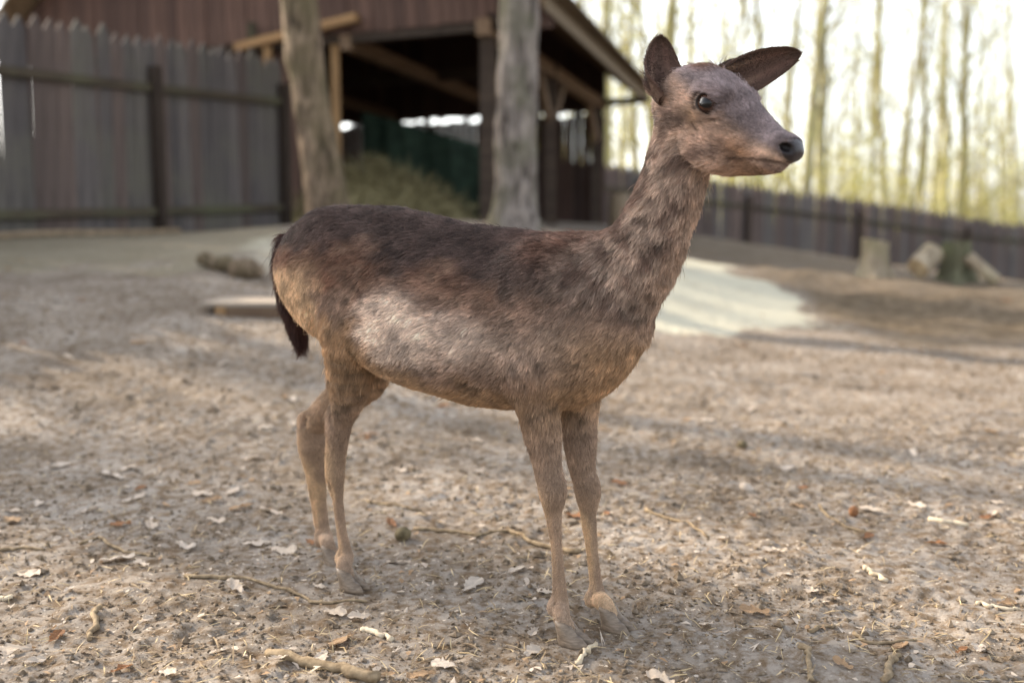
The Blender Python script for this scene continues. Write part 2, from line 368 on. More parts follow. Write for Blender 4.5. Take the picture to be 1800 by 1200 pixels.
while j < LEN:                                # far long wall
    w = bw * rs.uniform(.9, 1.2)
    v = [bp(WID, j, .5), bp(WID, j + w - .004, .5), bp(WID, j + w - .004, 3.75), bp(WID, j, 3.75)]; v = v + [p + Vector(BA * .024) for p in v]; p0 = v[0].copy()
    o = link('board', mesh_py('board', [p - p0 for p in v], [(0, 1, 2, 3), (7, 6, 5, 4), (0, 4, 5, 1), (1, 5, 6, 2), (2, 6, 7, 3), (3, 7, 4, 0)]), M_BARN, barn); o.location = p0; j += w
btimber('lintel', (-.25, .10, 3.14), (WID, .10, 3.14), .14, .20, M_POST)
btimber('plate', (0, -.1, 3.06), (0, LEN + .1, 3.06), .17, .19)
btimber('plate', (1.95, 0, 3.04), (1.95, LEN, 3.04), .15, .18)
btimber('plate', (4.6, 0, 3.04), (4.6, LEN, 3.04), .15, .18)
btimber('tie_beam', (-.95, LEN - .05, 3.10), (2.2, LEN - .05, 3.04), .12, .12, M_POST)
btimber('tie_beam', (-.1, 3.48, 3.10), (WID, 3.48, 3.10), .14, .16, M_POST)
for jj in (.1, 3.55, 7.6):
    btimber('post', (0, jj, .45), (0, jj, 2.97), .19, .19, M_POST)
btimber('post', (2.16, .12, .45), (2.16, .12, 3.04), .10, .10, M_RAW)
btimber('post', (2.62, .08, .45), (2.62, .08, 3.04), .14, .14, M_POST)
btimber('post', (1.95, LEN - .2, .45), (1.95, LEN - .2, 2.95), .15, .15, M_POST)
btimber('brace', (0, .25, 2.35), (0, 1.0, 2.98), .10, .12); btimber('brace', (0, 3.4, 2.35), (0, 2.7, 2.98), .10, .12)
btimber('brace', (0, 3.7, 2.35), (0, 4.4, 2.98), .10, .12); btimber('brace', (0, 7.45, 2.35), (0, 6.7, 2.98), .10, .12)
btimber('raw_beam', (1.72, -.10, 3.30), (3.55, -.16, 3.06), .11, .10, M_RAW)
btimber('hanger', (3.30, -.14, 2.85), (3.30, -.14, 3.36), .08, .10, M_RAIL); btimber('hanger', (3.08, -.10, 2.75), (3.08, -.10, 3.05), .09, .10, M_RAW)
roof = None
for sgn, (ia, ib) in (('r', (-OVH, WID / 2)), ('l', (WID + OVH, WID / 2))):
    za, zb = EZ, EZ + (WID / 2 + OVH) * PIT; j0, j1 = -.45, LEN + .35
    q = [bp(ia, j0, za), bp(ib, j0, zb), bp(ib, j1, zb), bp(ia, j1, za)]; up = Vector((0, 0, .045))
    o = link('roof', mesh_py('roof', [p for p in q] + [p + up for p in q], [(0, 1, 2, 3), (7, 6, 5, 4), (0, 4, 5, 1), (1, 5, 6, 2), (2, 6, 7, 3), (3, 7, 4, 0)]), M_ROOF, barn)
    if sgn == 'r':
        for k in range(13):                   # rafters under the eave
            jj = j0 + .1 + k * (j1 - j0 - .2) / 12
            btimber('rafter', (ia + .04, jj, za + .04 * PIT - .075), (ib, jj, zb - .075), .09, .13, M_BEAM, o)
        for k in range(5):                    # roof courses showing at the eave edge
            c = btimber('roof_course', (ia - .03 + k * .3, j0, za + .06 + k * .3 * PIT), (ia - .03 + k * .3, j1, za + .06 + k * .3 * PIT), .36, .028, M_ROOF, o)
        btimber('fascia', (ia - .005, j0, za - .045), (ia - .005, j1, za - .045), .03, .20, M_ROOF, o)
# green net, hay, leaning plank in the barn
V, F = [], []; nu, nv = 26, 14
for a_ in range(nu):
    for b_ in range(nv):
        s, t = a_ / (nu - 1), b_ / (nv - 1)
        top = 2.35 - .62 * s; i_ = 2.35 - 2.2 * s; jv = 1.3 + .10 * math.sin(s * 17) * (1 - .4 * t) + .05 * math.sin(s * 41 + t * 3)
        p = bp(i_, jv, .74 + (top - .74) * t) + Vector(BO); V.append(p)
for a_ in range(nu - 1):
    for b_ in range(nv - 1): k = a_ * nv + b_; F.append((k, k + nv, k + nv + 1, k + 1))
m = NT('green_net'); m.set(m.ramp(m.noise(m.geo(), 6, 3), [(.3, srgb(22, 34, 26)), (.7, srgb(38, 54, 42))]), .8, .2)
o = link('net', mesh_py('net', V, F, True), m.m); sm = o.modifiers.new('thickness', 'SOLIDIFY'); sm.thickness = .006
tag(o, 'dark green net hung behind the hay in the open barn', 'net')
def strands(n, fn, wid, rs):                  # loose thin blades, one mesh
    V, F = [], []
    for k in range(n):
        p, d, L = fn(rs); d = Vector(d).normalized(); s = d.cross(Vector((rs.uniform(-1, 1), rs.uniform(-1, 1), rs.uniform(-1, 1)))).normalized() * wid
        b = Vector(p); mid_ = b + d * L * .5 + Vector((0, 0, L * rs.uniform(-.05, .1))); e = b + d * L; i0 = len(V)
        V += [b - s, b + s, mid_ + s, mid_ - s, e + s * .4, e - s * .4]; F += [(i0, i0 + 1, i0 + 2, i0 + 3), (i0 + 3, i0 + 2, i0 + 4, i0 + 5)]
    return V, F
hc0 = Vector(bp(1.75, .45, .74)) + Vector(BO)
V, F = [], []; nu, nv = 30, 10
for b_ in range(nv):
    for a_ in range(nu):
        an = 2 * math.pi * a_ / nu; t = b_ / (nv - 1); rr = (1 - t) ** .6; k = 1 + .12 * math.sin(an * 3 + 1) + .08 * math.sin(an * 7)
        V.append(hc0 + Vector((math.cos(an) * 1.25 * rr * k, math.sin(an) * .72 * rr * k, -.1 + .82 * t ** .8)))
for b_ in range(nv - 1):
    for a_ in range(nu): k = b_ * nu; F.append((k + a_, k + (a_ + 1) % nu, k + nu + (a_ + 1) % nu, k + nu + a_))
m = NT('dry_hay'); M_HAY = m.set(m.ramp(m.noise(m.geo(), 9, 4), [(.3, srgb(88, 82, 58)), (.7, srgb(148, 138, 104))]), .9, .1)
hay = empty('hay_heap', hc0); tag(hay, 'heap of olive hay piled under the open barn front', 'hay')
o = link('heap', mesh_py('heap', [p - hc0 for p in V], F, True), M_HAY, hay)
def hfn(rs):
    p = rs.choice(V) - hc0; n_ = Vector((p.x, p.y * 1.7, .5)).normalized(); return p - n_ * .03, n_ + Vector((rs.uniform(-1, 1), rs.uniform(-1, 1), rs.uniform(-.6, .8))), rs.uniform(.12, .34)
v, f = strands(2600, hfn, .006, random.Random(8)); tag(link('loose_hay', mesh_py('loose_hay', v, f), M_HAY, hay), kind='stuff')
pp = hit(1086, 398, 10, 30); pp = np.array([(1086 - 900) / FPX * 16, 16, 0]); pp[2] = G(pp[0], pp[1])
v, f = tube_np([(0, 0, -.1), (0, 0, .25), (.01, 0, .56)], [.17, .16, .155], 14, .05, True, np.random.default_rng(2)); o = link('log', mesh_py('log', v, f, True), M_ROOF); o.location = pp; tag(o, 'short pale log standing upright beside the far barn posts', 'log')

# ================================================================ trees by the barn
def leaf_cloud(centers, n, size, rs):
    c = centers[rs.integers(0, len(centers), n)] + rs.normal(0, 1, (n, 3)) * np.array([.34, .34, .28])
    a = rs.normal(size=(n, 3)); a /= np.linalg.norm(a, axis=1)[:, None]; b = np.cross(a, rs.normal(size=(n, 3))); b /= np.linalg.norm(b, axis=1)[:, None]
    s = size * rs.uniform(.6, 1.4, n)[:, None]
    V = np.stack([c - a * s, c + b * s * .55, c + a * s, c - b * s * .55], 1).reshape(-1, 3); return V, np.arange(4 * n).reshape(-1, 4)
def limbs(path, rad, rs, count, h0, length, up=.5, rmul=.4):
    """branches leaving a trunk path; returns tube parts and twig ends"""
    parts, ends = [], []; path = np.asarray(path)
    for k in range(count):
        t = h0 + (1 - h0) * (k + rs.uniform(0, 1)) / count; x = t * (len(path) - 1); i = min(int(x), len(path) - 2)
        p = path[i] + (path[i + 1] - path[i]) * (x - i); r = (rad[i] + (rad[i + 1] - rad[i]) * (x - i)) * rmul
        an = rs.uniform(0, 6.28); L = length * (1.15 - .7 * t) * rs.uniform(.7, 1.2); d = np.array([math.cos(an), math.sin(an), up * rs.uniform(.6, 1.5)]); d /= np.linalg.norm(d)
        q = [p]; 
        for s in range(4): d = d + rs.normal(0, .16, 3) + [0, 0, .08]; d /= np.linalg.norm(d); q.append(q[-1] + d * L / 4)
        parts.append(tube_np(q, np.linspace(max(r, .012), .006, 5), 5, 0, False)); ends += q[2:]
        for s in range(3):
            b = q[1 + s]; e = d + rs.normal(0, .6, 3); e /= np.linalg.norm(e); q2 = [b, b + e * L * .22, b + e * L * .4 + [0, 0, .05]]
            parts.append(tube_np(q2, [max(r * .4, .008), .006, .004], 4, 0, False)); ends += q2[1:]
    return parts, np.array(ends)
def yard_tree(label, px, d, widths, mat, seed, lean_top):
    rs = np.random.default_rng(seed); path, rad = [], []
    for (u, v), w in zip(px, widths): p = at(u, v, d); path.append(p); rad.append(w / 2 * d / FPX * .86)
    b = path[-1].copy(); b[2] = G(b[0], b[1]); path[-1] = b; path.append(b + [0, 0, -.25]); rad.append(rad[-1] * 1.25)
    path, rad = path[::-1], rad[::-1]
    top = np.array(path[-1]); st = (np.array(path[-1]) - np.array(path[-3])); st /= np.linalg.norm(st)
    for k in range(6): top = top + (st + np.array(lean_top) * (k + 1) * .05) * 1.15 + rs.normal(0, .05, 3); path.append(top.copy()); rad.append(rad[-1] * .84)
    path, rad = np.array(path), np.array(rad); s = np.linspace(0, len(path) - 1, 130)
    P = np.stack([np.interp(s, np.arange(len(path)), path[:, k]) for k in range(3)], 1); Rr = np.interp(s, np.arange(len(path)), rad)
    for _ in range(8): P[1:-1] = (P[:-2] + 2 * P[1:-1] + P[2:]) / 4
    v, f = tube_np(P, Rr, 44, 0, False)
    ax = np.repeat(P, 44, 0); out = v - ax; out /= np.linalg.norm(out, axis=1)[:, None] + 1e-9
    ang = np.arctan2(out[:, 1], out[:, 0])
    v = v + out * (.013 * fbm(v * [1, 1, .35], 16, 3, seed) + .012 * fbm(v, 2.2, 2, seed + 3) + (np.sin(ang * 5 + seed) * .03 + .025)[:] * np.exp(-np.clip(v[:, 2] - b[2], 0, 9) / .16))[:, None]
    o0 = Vector(b); t = empty('tree', o0); tag(t, label, 'tree')
    link('trunk', mesh_np('trunk', v - np.array(b), np.array([q for q in f if len(q) == 4])), mat, t)
    lp, ends = limbs(P, Rr, rs, 13, .55, 3.4); v, f = merge(lp); link('branches', mesh_py('branches', v - np.array(b), f, True), mat, t)
    v, f = leaf_cloud(ends, 1500, .06, rs); link('crown', mesh_np('crown', v - np.array(b), f, False), M_LEAF, t)
yard_tree('leaning brown-barked tree at the end of the grey fence', [(522, -40), (530, 70), (543, 160), (558, 250), (570, 320), (577, 372), (580, 396)], 9.0, [70, 72, 74, 78, 84, 90, 98], M_BARK, 11, (-.5, .1, 0))
yard_tree('straight grey tree trunk in front of the barn corner post', [(913, -40), (911, 80), (909, 160), (907, 240), (906, 310), (905, 360), (905, 398)], 9.5, [76, 77, 79, 81, 84, 88, 98], M_BARK2, 12, (.1, 0, 0))

# ================================================================ stumps on the bank, logs, trough
def stump(name, label, u, v, d, w, h, mat, seed, lean=(0, 0), roots=5, cat='stump'):
    rs = np.random.default_rng(seed); p = at(u, v, d); p[2] = G(p[0], p[1]) - .02; k = d / FPX; n = 30; rows = 12; V = []
    ph = rs.uniform(0, 6)
    for i in range(rows):
        t = i / (rows - 1); rr = w / 2 * k * (1 + .45 * math.exp(-t * 5))
        for j in range(n):
            a_ = 2 * math.pi * j / n; fl = 1 + .5 * math.exp(-t * 4.2) * max(0, math.cos(a_ * roots + ph)) + .05 * math.sin(a_ * 9 + ph) + .04 * rs.normal()
            V.append((math.cos(a_) * rr * fl + lean[0] * t, math.sin(a_) * rr * fl + lean[1] * t, h * k * t * (1 + .06 * math.cos(a_ + ph))))
    F = [(i * n + j, i * n + (j + 1) % n, (i + 1) * n + (j + 1) % n, (i + 1) * n + j) for i in range(rows - 1) for j in range(n)]
    t = empty(name, p); tag(t, label, cat); link('stump_bark' if name == 'tree_stump' else 'bark', mesh_py('bark', V, F, True), mat, t)
    top = V[-n:]; c = np.mean(top, 0) + [0, 0, -.004]
    link('cut_face', mesh_py('cut_face', [np.array(q) + [0, 0, -.003] for q in top] + [c], [(j, (j + 1) % n, n) for j in range(n)]), M_CUT, t); return t
m = NT('cut_wood'); q = m.coord(); m.set(m.ramp(m.noise(m.mapping(q, (6, 6, 6)), 2, 4), [(.3, srgb(150, 128, 98)), (.7, srgb(206, 186, 152))]), .85, .15); M_CUT = m.m
M_STUMP = bark('pale_stump_bark', srgb(120, 106, 88), srgb(178, 164, 142), srgb(150, 142, 112)); M_MOSSY = bark('mossy_stump_bark', srgb(84, 82, 64), srgb(122, 120, 98), srgb(96, 102, 76))
stump('tree_stump', 'pale upright tree stump with spreading roots on the earth bank', 1536, 494, 8.9, 44, 66, M_STUMP, 1, (.0, 0))
stump('tree_stump', 'moss-covered broad tree stump on the earth bank beside a split log', 1682, 503, 8.8, 46, 72, M_MOSSY, 2, (-.02, 0), 4)
def logo(label, a, b, r0, r1, mat, seed):     # a cut log lying from a to b
    a, b = np.array(a), np.array(b); P = [a + (b - a) * t for t in np.linspace(0, 1, 7)]; t = empty('log', a); tag(t, label, 'log')
    v, f = tube_np([p - a for p in P], np.linspace(r0, r1, 7), 18, .05, False, np.random.default_rng(seed)); link('bark', mesh_py('bark', v, f, True), mat, t)
    for e in (0, 1):
        ring = v[:18] if e == 0 else v[-18:]; c = ring.mean(0); link('cut_face', mesh_py('cut_face', list(ring) + [c], [(j, (j + 1) % 18, 18) if e else ((j + 1) % 18, j, 18) for j in range(18)]), M_CUT, t)
def on(u, v, d, dz=0): p = at(u, v, d); p[2] = G(p[0], p[1]) + dz; return p
a0 = on(1612, 488, 8.7, .10); logo('pale cut log tilted against the mossy stump on the bank', a0, a0 + np.array([.17, .10, .13]), .095, .10, M_STUMP, 4)
a0 = on(1700, 490, 8.65, .22); logo('weathered log sloping down from the mossy stump to the ground', a0, on(1752, 500, 8.5, .04), .055, .05, M_STUMP, 5)
p0 = hit(352, 470); p1 = hit(455, 494); P = [p0 + (p1 - p0) * t for t in np.linspace(0, 1, 9)]
for i, p in enumerate(P): p[2] = G(p[0], p[1]) + .05 + .02 * math.sin(i * 1.9)
v, f = tube_np(P, [.035, .05, .05, .055, .05, .06, .085, .075, .04], 10, .12, True, np.random.default_rng(6)); tag(link('branch', mesh_py('branch', v, f, True), M_BARK), 'thick brown fallen branch lying on pale ground below the fence', 'branch')
# low wooden platform behind the deer
pl = hit(345, 556); pr = hit(560, 566); dirp = Vector((pr[0] - pl[0], pr[1] - pl[1], 0)).normalized(); L = 1.05
tro = empty('wooden_platform', pl, math.atan2(dirp.y, dirp.x)); tag(tro, 'low wooden board platform lying on the soil behind the deer', 'platform')
m = NT('dirty_board'); q = m.coord(); m.set(m.ramp(m.noise(m.mapping(q, (2, 24, 24)), 1, 4), [(.3, srgb(134, 123, 110)), (.7, srgb(172, 160, 146))]), .85, .15); M_PALLET = m.m
for k in range(4):
    v, f = box((0, .02 + k * .115, .052), (L - .03 * (k % 2), .02 + k * .115 + .11, .074)); link('plank', mesh_py('plank', v, f), M_PALLET, tro)
for k in range(3):
    v, f = box((.10 + k * .4, .015, -.04), (.16 + k * .4, .46, .052)); link('bearer', mesh_py('bearer', v, f), M_RAW, tro)
v, f = box((.17, -.002, -.04), (L - .05, .013, .050)); link('front_board', mesh_py('front_board', v, f), M_BEAM, tro)

# ================================================================ the wood behind
def wood_tree_proto(seed, h, r, leaves, size, h0=.18):
    rs = np.random.default_rng(seed); n = 12; P = [np.array([0, 0, -.4])]
    for k in range(1, n + 1): P.append(np.array([P[-1][0] + rs.normal(0, .10), P[-1][1] + rs.normal(0, .10), h * k / n]))
    rad = np.linspace(r, r * .18, n + 1); P = np.array(P); v, f = tube_np(P, rad, 9, .03, False, rs); tm = mesh_py('trunk', v, f, True); tm.materials.append(M_WOODBARK)
    lp, ends = limbs(P, rad, rs, 20, h0, h * .22, .9, .35); v, f = merge(lp); bmh = mesh_py('branches', v, f, True); bmh.materials.append(M_WOODBARK)
    v, f = leaf_cloud(ends, leaves, size, rs); lm = mesh_np('crown', v, f, False); lm.materials.append(M_LEAF if seed % 2 else M_LEAF2)
    return tm, bmh, lm
protos = [wood_tree_proto(100 + k, 15 + 1.3 * k, .13 + .025 * k, 520 + 60 * (k % 3), .07, .10 + .06 * (k % 4)) for k in range(6)]
def wood_tree(x, y, k, sc, rz, label, group):
    t = empty('wood_tree', (x, y, G(x, y)), rz); t.scale = (sc * rs.uniform(.6, 1.12),) * 2 + (sc,); t.rotation_euler = (rs.uniform(-.06, .06), rs.uniform(-.06, .06), rz); tag(t, label, 'tree', group)
    for nm, me_ in zip(('trunk', 'branches', 'crown'), protos[k]): link(nm, me_, None, t)
rs = random.Random(21)
RIGHT = ('slender pale-barked tree with thin spring leaves in the wood beyond the dark fence', 'trees of the wood beyond the dark fence')
for n in range(58):
    u = 930 + 930 * ((n * .618034) % 1.0) + rs.uniform(-14, 14); d = rs.uniform(33, 46) if n % 3 == 0 else rs.uniform(44, 88)
    wood_tree((u - 900) / FPX * d, d, rs.randrange(6), rs.uniform(.8, 1.15), rs.uniform(0, 6.28), *RIGHT)
LEFT = ('slender spring tree standing beyond the grey picket fence and the barn', 'trees beyond the grey picket fence')
for x, y, k, s in [(-10.5, 15.5, 1, .85), (-8.8, 21, 3, .9), (-13.5, 12.5, 4, .95), (-15, 18, 2, 1.0), (-13.0, 7.6, 0, .9), (-18, 11.6, 5, 1.0), (-14.5, 4.6, 2, .95), (-19, 14, 1, 1.1), (-16.5, 14.2, 3, 1.0), (-22, 11, 4, 1.1), (-12.2, 17.5, 0, .9), (-24, 17, 5, 1.1), (-20.5, 7, 3, 1.0), (-10.8, 25, 4, 1), (-14, 29, 5, 1), (-6, 30, 2, 1), (-21, 22, 3, 1)]:
    wood_tree(x, y, k, s, rs.uniform(0, 6.28), *LEFT)
# young undergrowth that glows along the top of the dark fence
def shrub_proto(seed):
    rs = np.random.default_rng(seed); lp, ends = [], []
    for k in range(7):
        an = rs.uniform(0, 6.28); q = [np.array([0, 0, -.1])]; d = np.array([math.cos(an) * .4, math.sin(an) * .4, 1.0])
        for s in range(5): d = d + rs.normal(0, .12, 3); q.append(q[-1] + d / np.linalg.norm(d) * .8)
        lp.append(tube_np(q, np.linspace(.035, .008, 6), 5, 0, False)); ends += q[1:]
    v, f = merge(lp); a_ = mesh_py('stems', v, f, True); a_.materials.append(M_WOODBARK)
    v, f = leaf_cloud(np.array(ends), 650, .065, rs); b_ = mesh_np('foliage', v, f, False); b_.materials.append(M_LEAF); return a_, b_
sh = [shrub_proto(300 + k) for k in range(3)]
for n in range(20):
    u = 1180 + 680 * ((n * .618034 + .3) % 1.0); d = rs.uniform(34, 50); x = (u - 900) / FPX * d
    t = empty('leafy_shrub', (x, d, G(x, d)), rs.uniform(0, 6)); sc_ = rs.uniform(.8, 1.4); t.scale = (sc_,) * 3
    tag(t, 'yellow green leafy shrub growing just beyond the dark fence', 'shrub', 'undergrowth beyond the dark fence')
    for nm, me_ in zip(('stems', 'foliage'), sh[n % 3]): link(nm, me_, None, t)
# ================================================================ the deer
DEER_O = np.array([-0.1085, 2.096, 0.0])
E1 = np.array([0.841, -0.541, 0.0]); E1 /= np.linalg.norm(E1); E2 = np.array([-E1[1], E1[0], 0.0]); E3 = np.array([0, 0, 1.0])
W2L = np.stack([E1, E2, E3])
def loc(p): return W2L @ (np.asarray(p, float) - DEER_O)
def LP(u, v, w=0.0):                          # photo pixel on the plane parallel to the deer's spine, offset w -> deer frame
    r = ray(u, v); n = E2; t = (w - n @ (CAMP - DEER_O)) / (n @ r)
    return loc(CAMP + r * t)
VOX = 0.003
GMIN = np.array([-0.66, -0.27, -0.02]); GMAX = np.array([0.76, 0.27, 1.26])
GN = np.ceil((GMAX - GMIN) / VOX).astype(int)
prims = []                                    # (function, bbox, region name)
def axis_body(st, region, taper=0.18, frame=None, power=2.0, low_taper=0.0):
    """lofted mass: rows of (x, ztop, zbot, half width) along the frame's x axis"""
    st = np.array(sorted(map(tuple, st))); M, o = frame if frame is not None else (np.eye(3), np.zeros(3))
    xs = np.linspace(st[0, 0], st[-1, 0], 160)
    def cr(y):                                # smooth interpolation
        k = np.interp(xs, st[:, 0], y); n = 9; ker = np.hanning(n + 2)[1:-1]; ker /= ker.sum()
        return np.convolve(np.pad(k, n // 2, mode='edge'), ker, 'valid')
    T, B, W = cr(st[:, 1]), cr(st[:, 2]), cr(st[:, 3]); x0, x1 = st[0, 0], st[-1, 0]
    def f(p):
        q = (p - o) @ M.T
        t = np.interp(q[:, 0], xs, T); b = np.interp(q[:, 0], xs, B); w = np.interp(q[:, 0], xs, W)
        zc, hh = (t + b) / 2, (t - b) / 2
        zn = (q[:, 2] - zc) / hh; wz = w * (1 - taper * np.clip(zn, -1.2, 1.2) + low_taper * np.clip(zn, -1.2, 0))
        e = (np.abs(q[:, 1] / wz) ** power + np.abs(zn) ** power) ** (1 / power)
        d = (e - 1) * np.minimum(hh, wz) * 0.92
        ex = np.maximum(np.maximum(x0 - q[:, 0], q[:, 0] - x1), 0)
        return np.where(ex > 0, np.sqrt(np.maximum(d, 0) ** 2 + ex ** 2), d)
    cs = np.array([(x, y, z) for x in (x0, x1) for y in (-W.max() * 1.3, W.max() * 1.3) for z in (B.min(), T.max())]) @ M + o
    prims.append((f, cs.min(0), cs.max(0), region)); return f
def chain(pts, rad, region, flat=1.0):
    """round tapered limb through deer-frame points; flat < 1 narrows it sideways"""
    P, r = np.array(pts, float), np.array(rad, float)
    n = len(P); tt = np.linspace(0, n - 1, (n - 1) * 3 + 1); Q, rq = [], []
    for t in tt:                              # Catmull-Rom
        i = min(int(t), n - 2); x = t - i
        p0, p1, p2, p3 = P[max(i - 1, 0)], P[i], P[i + 1], P[min(i + 2, n - 1)]
        Q.append(0.5 * (2 * p1 + (p2 - p0) * x + (2 * p0 - 5 * p1 + 4 * p2 - p3) * x ** 2 + (3 * p1 - p0 - 3 * p2 + p3) * x ** 3))
        rq.append(np.interp(t, np.arange(n), r))
    Q, rq = np.array(Q), np.array(rq); S = np.array([1, 1 / flat, 1])
    def f(p):
        best = np.full(len(p), 9.0); ps = p * S
        for i in range(len(Q) - 1):
            a, b = Q[i] * S, Q[i + 1] * S; ab = b - a
            h = np.clip(((ps - a) @ ab) / (ab @ ab), 0, 1)
            d = np.linalg.norm(ps - a - h[:, None] * ab, axis=1) - (rq[i] + (rq[i + 1] - rq[i]) * h)
            best = np.minimum(best, d)
        return best * flat
    m = rq.max(); prims.append((f, (Q.min(0) - m), (Q.max(0) + m), region)); return f
def blob(c, rad, region, rot=None):
    c, rad = np.array(c, float), np.array(rad, float); M = np.eye(3) if rot is None else rot
    def f(p):
        q = (p - c) @ M.T / rad; k = np.linalg.norm(q, axis=1); g = np.linalg.norm(q / rad, axis=1)
        return k * (k - 1) / np.maximum(g, 1e-6)
    m = rad.max(); prims.append((f, c - m, c + m, region)); return f

# --- trunk: rows of photo column, back row, belly row, half width (m)
FUR = 0.009
trunk = []
for u, vt, vb, w in [(508, 434, 470, .034), (520, 410, 500, .062), (548, 383, 545, .092), (595, 362, 590, .112), (650, 356, 592, .118),
                     (700, 358, 630, .126), (760, 372, 676, .132), (830, 388, 714, .132), (900, 396, 722, .128), (960, 402, 722, .116),
                     (1020, 402, 720, .106), (1060, 410, 704, .092), (1090, 436, 676, .076), (1115, 478, 642, .056), (1132, 528, 606, .030)]:
    a, b = LP(u, vt), LP(u, vb); trunk.append((a[0], a[2] - FUR, b[2] + FUR, w))
axis_body(trunk, 'trunk', taper=0.16)
for sgn in (-1, 1): blob(LP(712, 575) * [1, 0, 1] + [0, sgn * .086, 0], (.085, .046, .066), 'trunk')
# haunches and thighs
NW, FW_ = -0.060, 0.060
for sgn in (-1, 1):
    blob(LP(605, 480) * [1, 0, 1] + [0, sgn * .062, 0], (.105, .046, .125), 'hind')
    blob(LP(975, 560) * [1, 0, 1] + [0, sgn * .066, 0], (.085, .050, .140), 'trunk')
    blob(LP(780, 595) * [1, 0, 1] + [0, sgn * .074, 0], (.14, .060, .084), 'trunk')
def ground_at(u, v):
    r = ray(u, v); return loc(CAMP + r * (CAMH / -r[2]))
HOOF = {'hn': ground_at(620, 1033), 'hf': ground_at(590, 990), 'fn': ground_at(1008, 1130), 'ff': ground_at(1083, 1104)}
def legs(rows, region, w0):
    P, r = [], []
    for (u0, u1, v, w, k) in rows:
        c = LP((u0 + u1) / 2, v, w); d = np.linalg.norm(E1 * c[0] + E2 * c[1] + E3 * c[2] + DEER_O - CAMP)
        P.append(c); r.append(max((u1 - u0) / 2 * d / FPX * k, .009))
    hk = HOOF[w0]; P.append((P[-1] * .5 + (hk + [-.025, 0, .044]) * .5) + [0, 0, -.002]); r.append(.0140); P.append(hk + [-.025, 0, .044]); r.append(.0140); P.append(hk + [-.012, 0, .028]); r.append(.0120)
    chain(P, r, region)
    return P
hn = legs([(540, 690, 500, -.050, .70), (552, 690, 580, -.068, .80), (570, 664, 640, -.070, .86), (582, 640, 700, -.070, .88), (577, 620, 740, -.063, .86),
           (572, 610, 790, -.060, .86), (571, 607, 835, -.059, .84), (583, 605, 880, -.058, .70), (590, 611, 935, -.058, .70), (594, 623, 975, -.058, .74)], 'leg', 'hn')
hf = legs([(580, 720, 560, .085, .75), (600, 700, 625, .085, .75), (600, 685, 668, .078, .78), (560, 640, 700, .068, .70), (532, 604, 728, .063, .62), (519, 580, 750, .060, .72), (522, 578, 785, .060, .84),
           (536, 576, 830, .060, .86), (544, 576, 880, .060, .74), (551, 581, 925, .060, .72), (555, 588, 944, .060, .76)], 'leg', 'hf')
fn = legs([(890, 990, 640, -.074, .9), (903, 981, 690, -.066, .92), (919, 986, 760, -.060, .90), (935, 986, 810, -.057, .90), (949, 991, 863, -.057, .90),
           (957, 989, 905, -.057, .78), (966, 989, 950, -.057, .68), (968, 996, 1015, -.057, .68), (967, 1003, 1060, -.057, .74)], 'leg', 'fn')
ff = legs([(970, 1060, 670, .070, .9), (984, 1052, 727, .064, .9), (996, 1047, 807, .058, .88), (1014, 1049, 865, .057, .92), (1020, 1049, 909, .057, .78),
           (1028, 1054, 970, .057, .68), (1033, 1060, 1018, .057, .68), (1034, 1068, 1046, .057, .74)], 'leg', 'ff')
# points of the hocks, knees
blob(hn[4] + [-.016, 0, .006], (.014, .010, .026), 'leg'); blob(hf[5] + [-.020, 0, .014], (.016, .011, .016), 'leg')
for P_, k in ((hn, 9), (fn, 8), (ff, 7), (hf, 10)):        # dew claws
    for sg in (-1, 1): blob(P_[k] + [-.014, sg * .008, -.010], (.006, .005, .009), 'leg')
blob(fn[4] + [.006, -.002, .004], (.016, .017, .026), 'leg'); blob(ff[3] + [.006, -.002, .004], (.018, .018, .026), 'leg')
# tail
chain([LP(508, 425), LP(498, 462), LP(506, 520), LP(520, 570), LP(529, 602)], [.018, .016, .015, .013, .006], 'tail')
# neck
chain([LP(1040, 520), LP(1092, 490), LP(1132, 440), LP(1158, 388), LP(1184, 318), LP(1204, 255), LP(1222, 205)],
      [.098, .083, .070, .061, .056, .054, .048], 'neck', flat=0.86)
# --- head
HY, HP = R(42), R(25)
hxw = np.array([math.cos(HY) * math.cos(HP), -math.sin(HY) * math.cos(HP), -math.sin(HP)])
hyw = np.array([math.sin(HY), math.cos(HY), 0.0]); hzw = np.cross(hxw, hyw)
HM = np.stack([W2L @ hxw, W2L @ hyw, W2L @ hzw]); HO = loc(at(1272, 188, 1.77))
def H(x, y, z): return HO + x * HM[0] + y * HM[1] + z * HM[2]
axis_body([(-.115, .000, -.060, .026), (-.085, .040, -.082, .046), (-.05, .053, -.096, .053), (-.01, .051, -.106, .054), (.03, .039, -.099, .047), (.06, .026, -.088, .039),
           (.09, .015, -.075, .031), (.115, .007, -.061, .028), (.138, .000, -.050, .026), (.153, -.009, -.038, .022), (.160, -.017, -.030, .012)], 'head', taper=-0.12, frame=(HM, HO), power=2.2, low_taper=0.12)
for sgn in (-1, 1):
    blob(H(.000, sgn * .044, .004), (.030, .017, .024), 'head', HM)      # orbit
    blob(H(-.002, sgn * .043, .025), (.032, .020, .012), 'head', HM)      # brow
    blob(H(.022, sgn * .030, -.062), (.045, .018, .032), 'head', HM)     # cheek
    blob(H(.134, sgn * .018, -.014), (.020, .015, .016), 'head', HM)     # nostril wing
chain([H(.02, 0, -.074), H(.07, 0, -.068), H(.11, 0, -.060), H(.138, 0, -.049)], [.026, .019, .013, .009], 'head')
blob(H(.146, 0, -.018), (.018, .022, .018), 'head', HM)

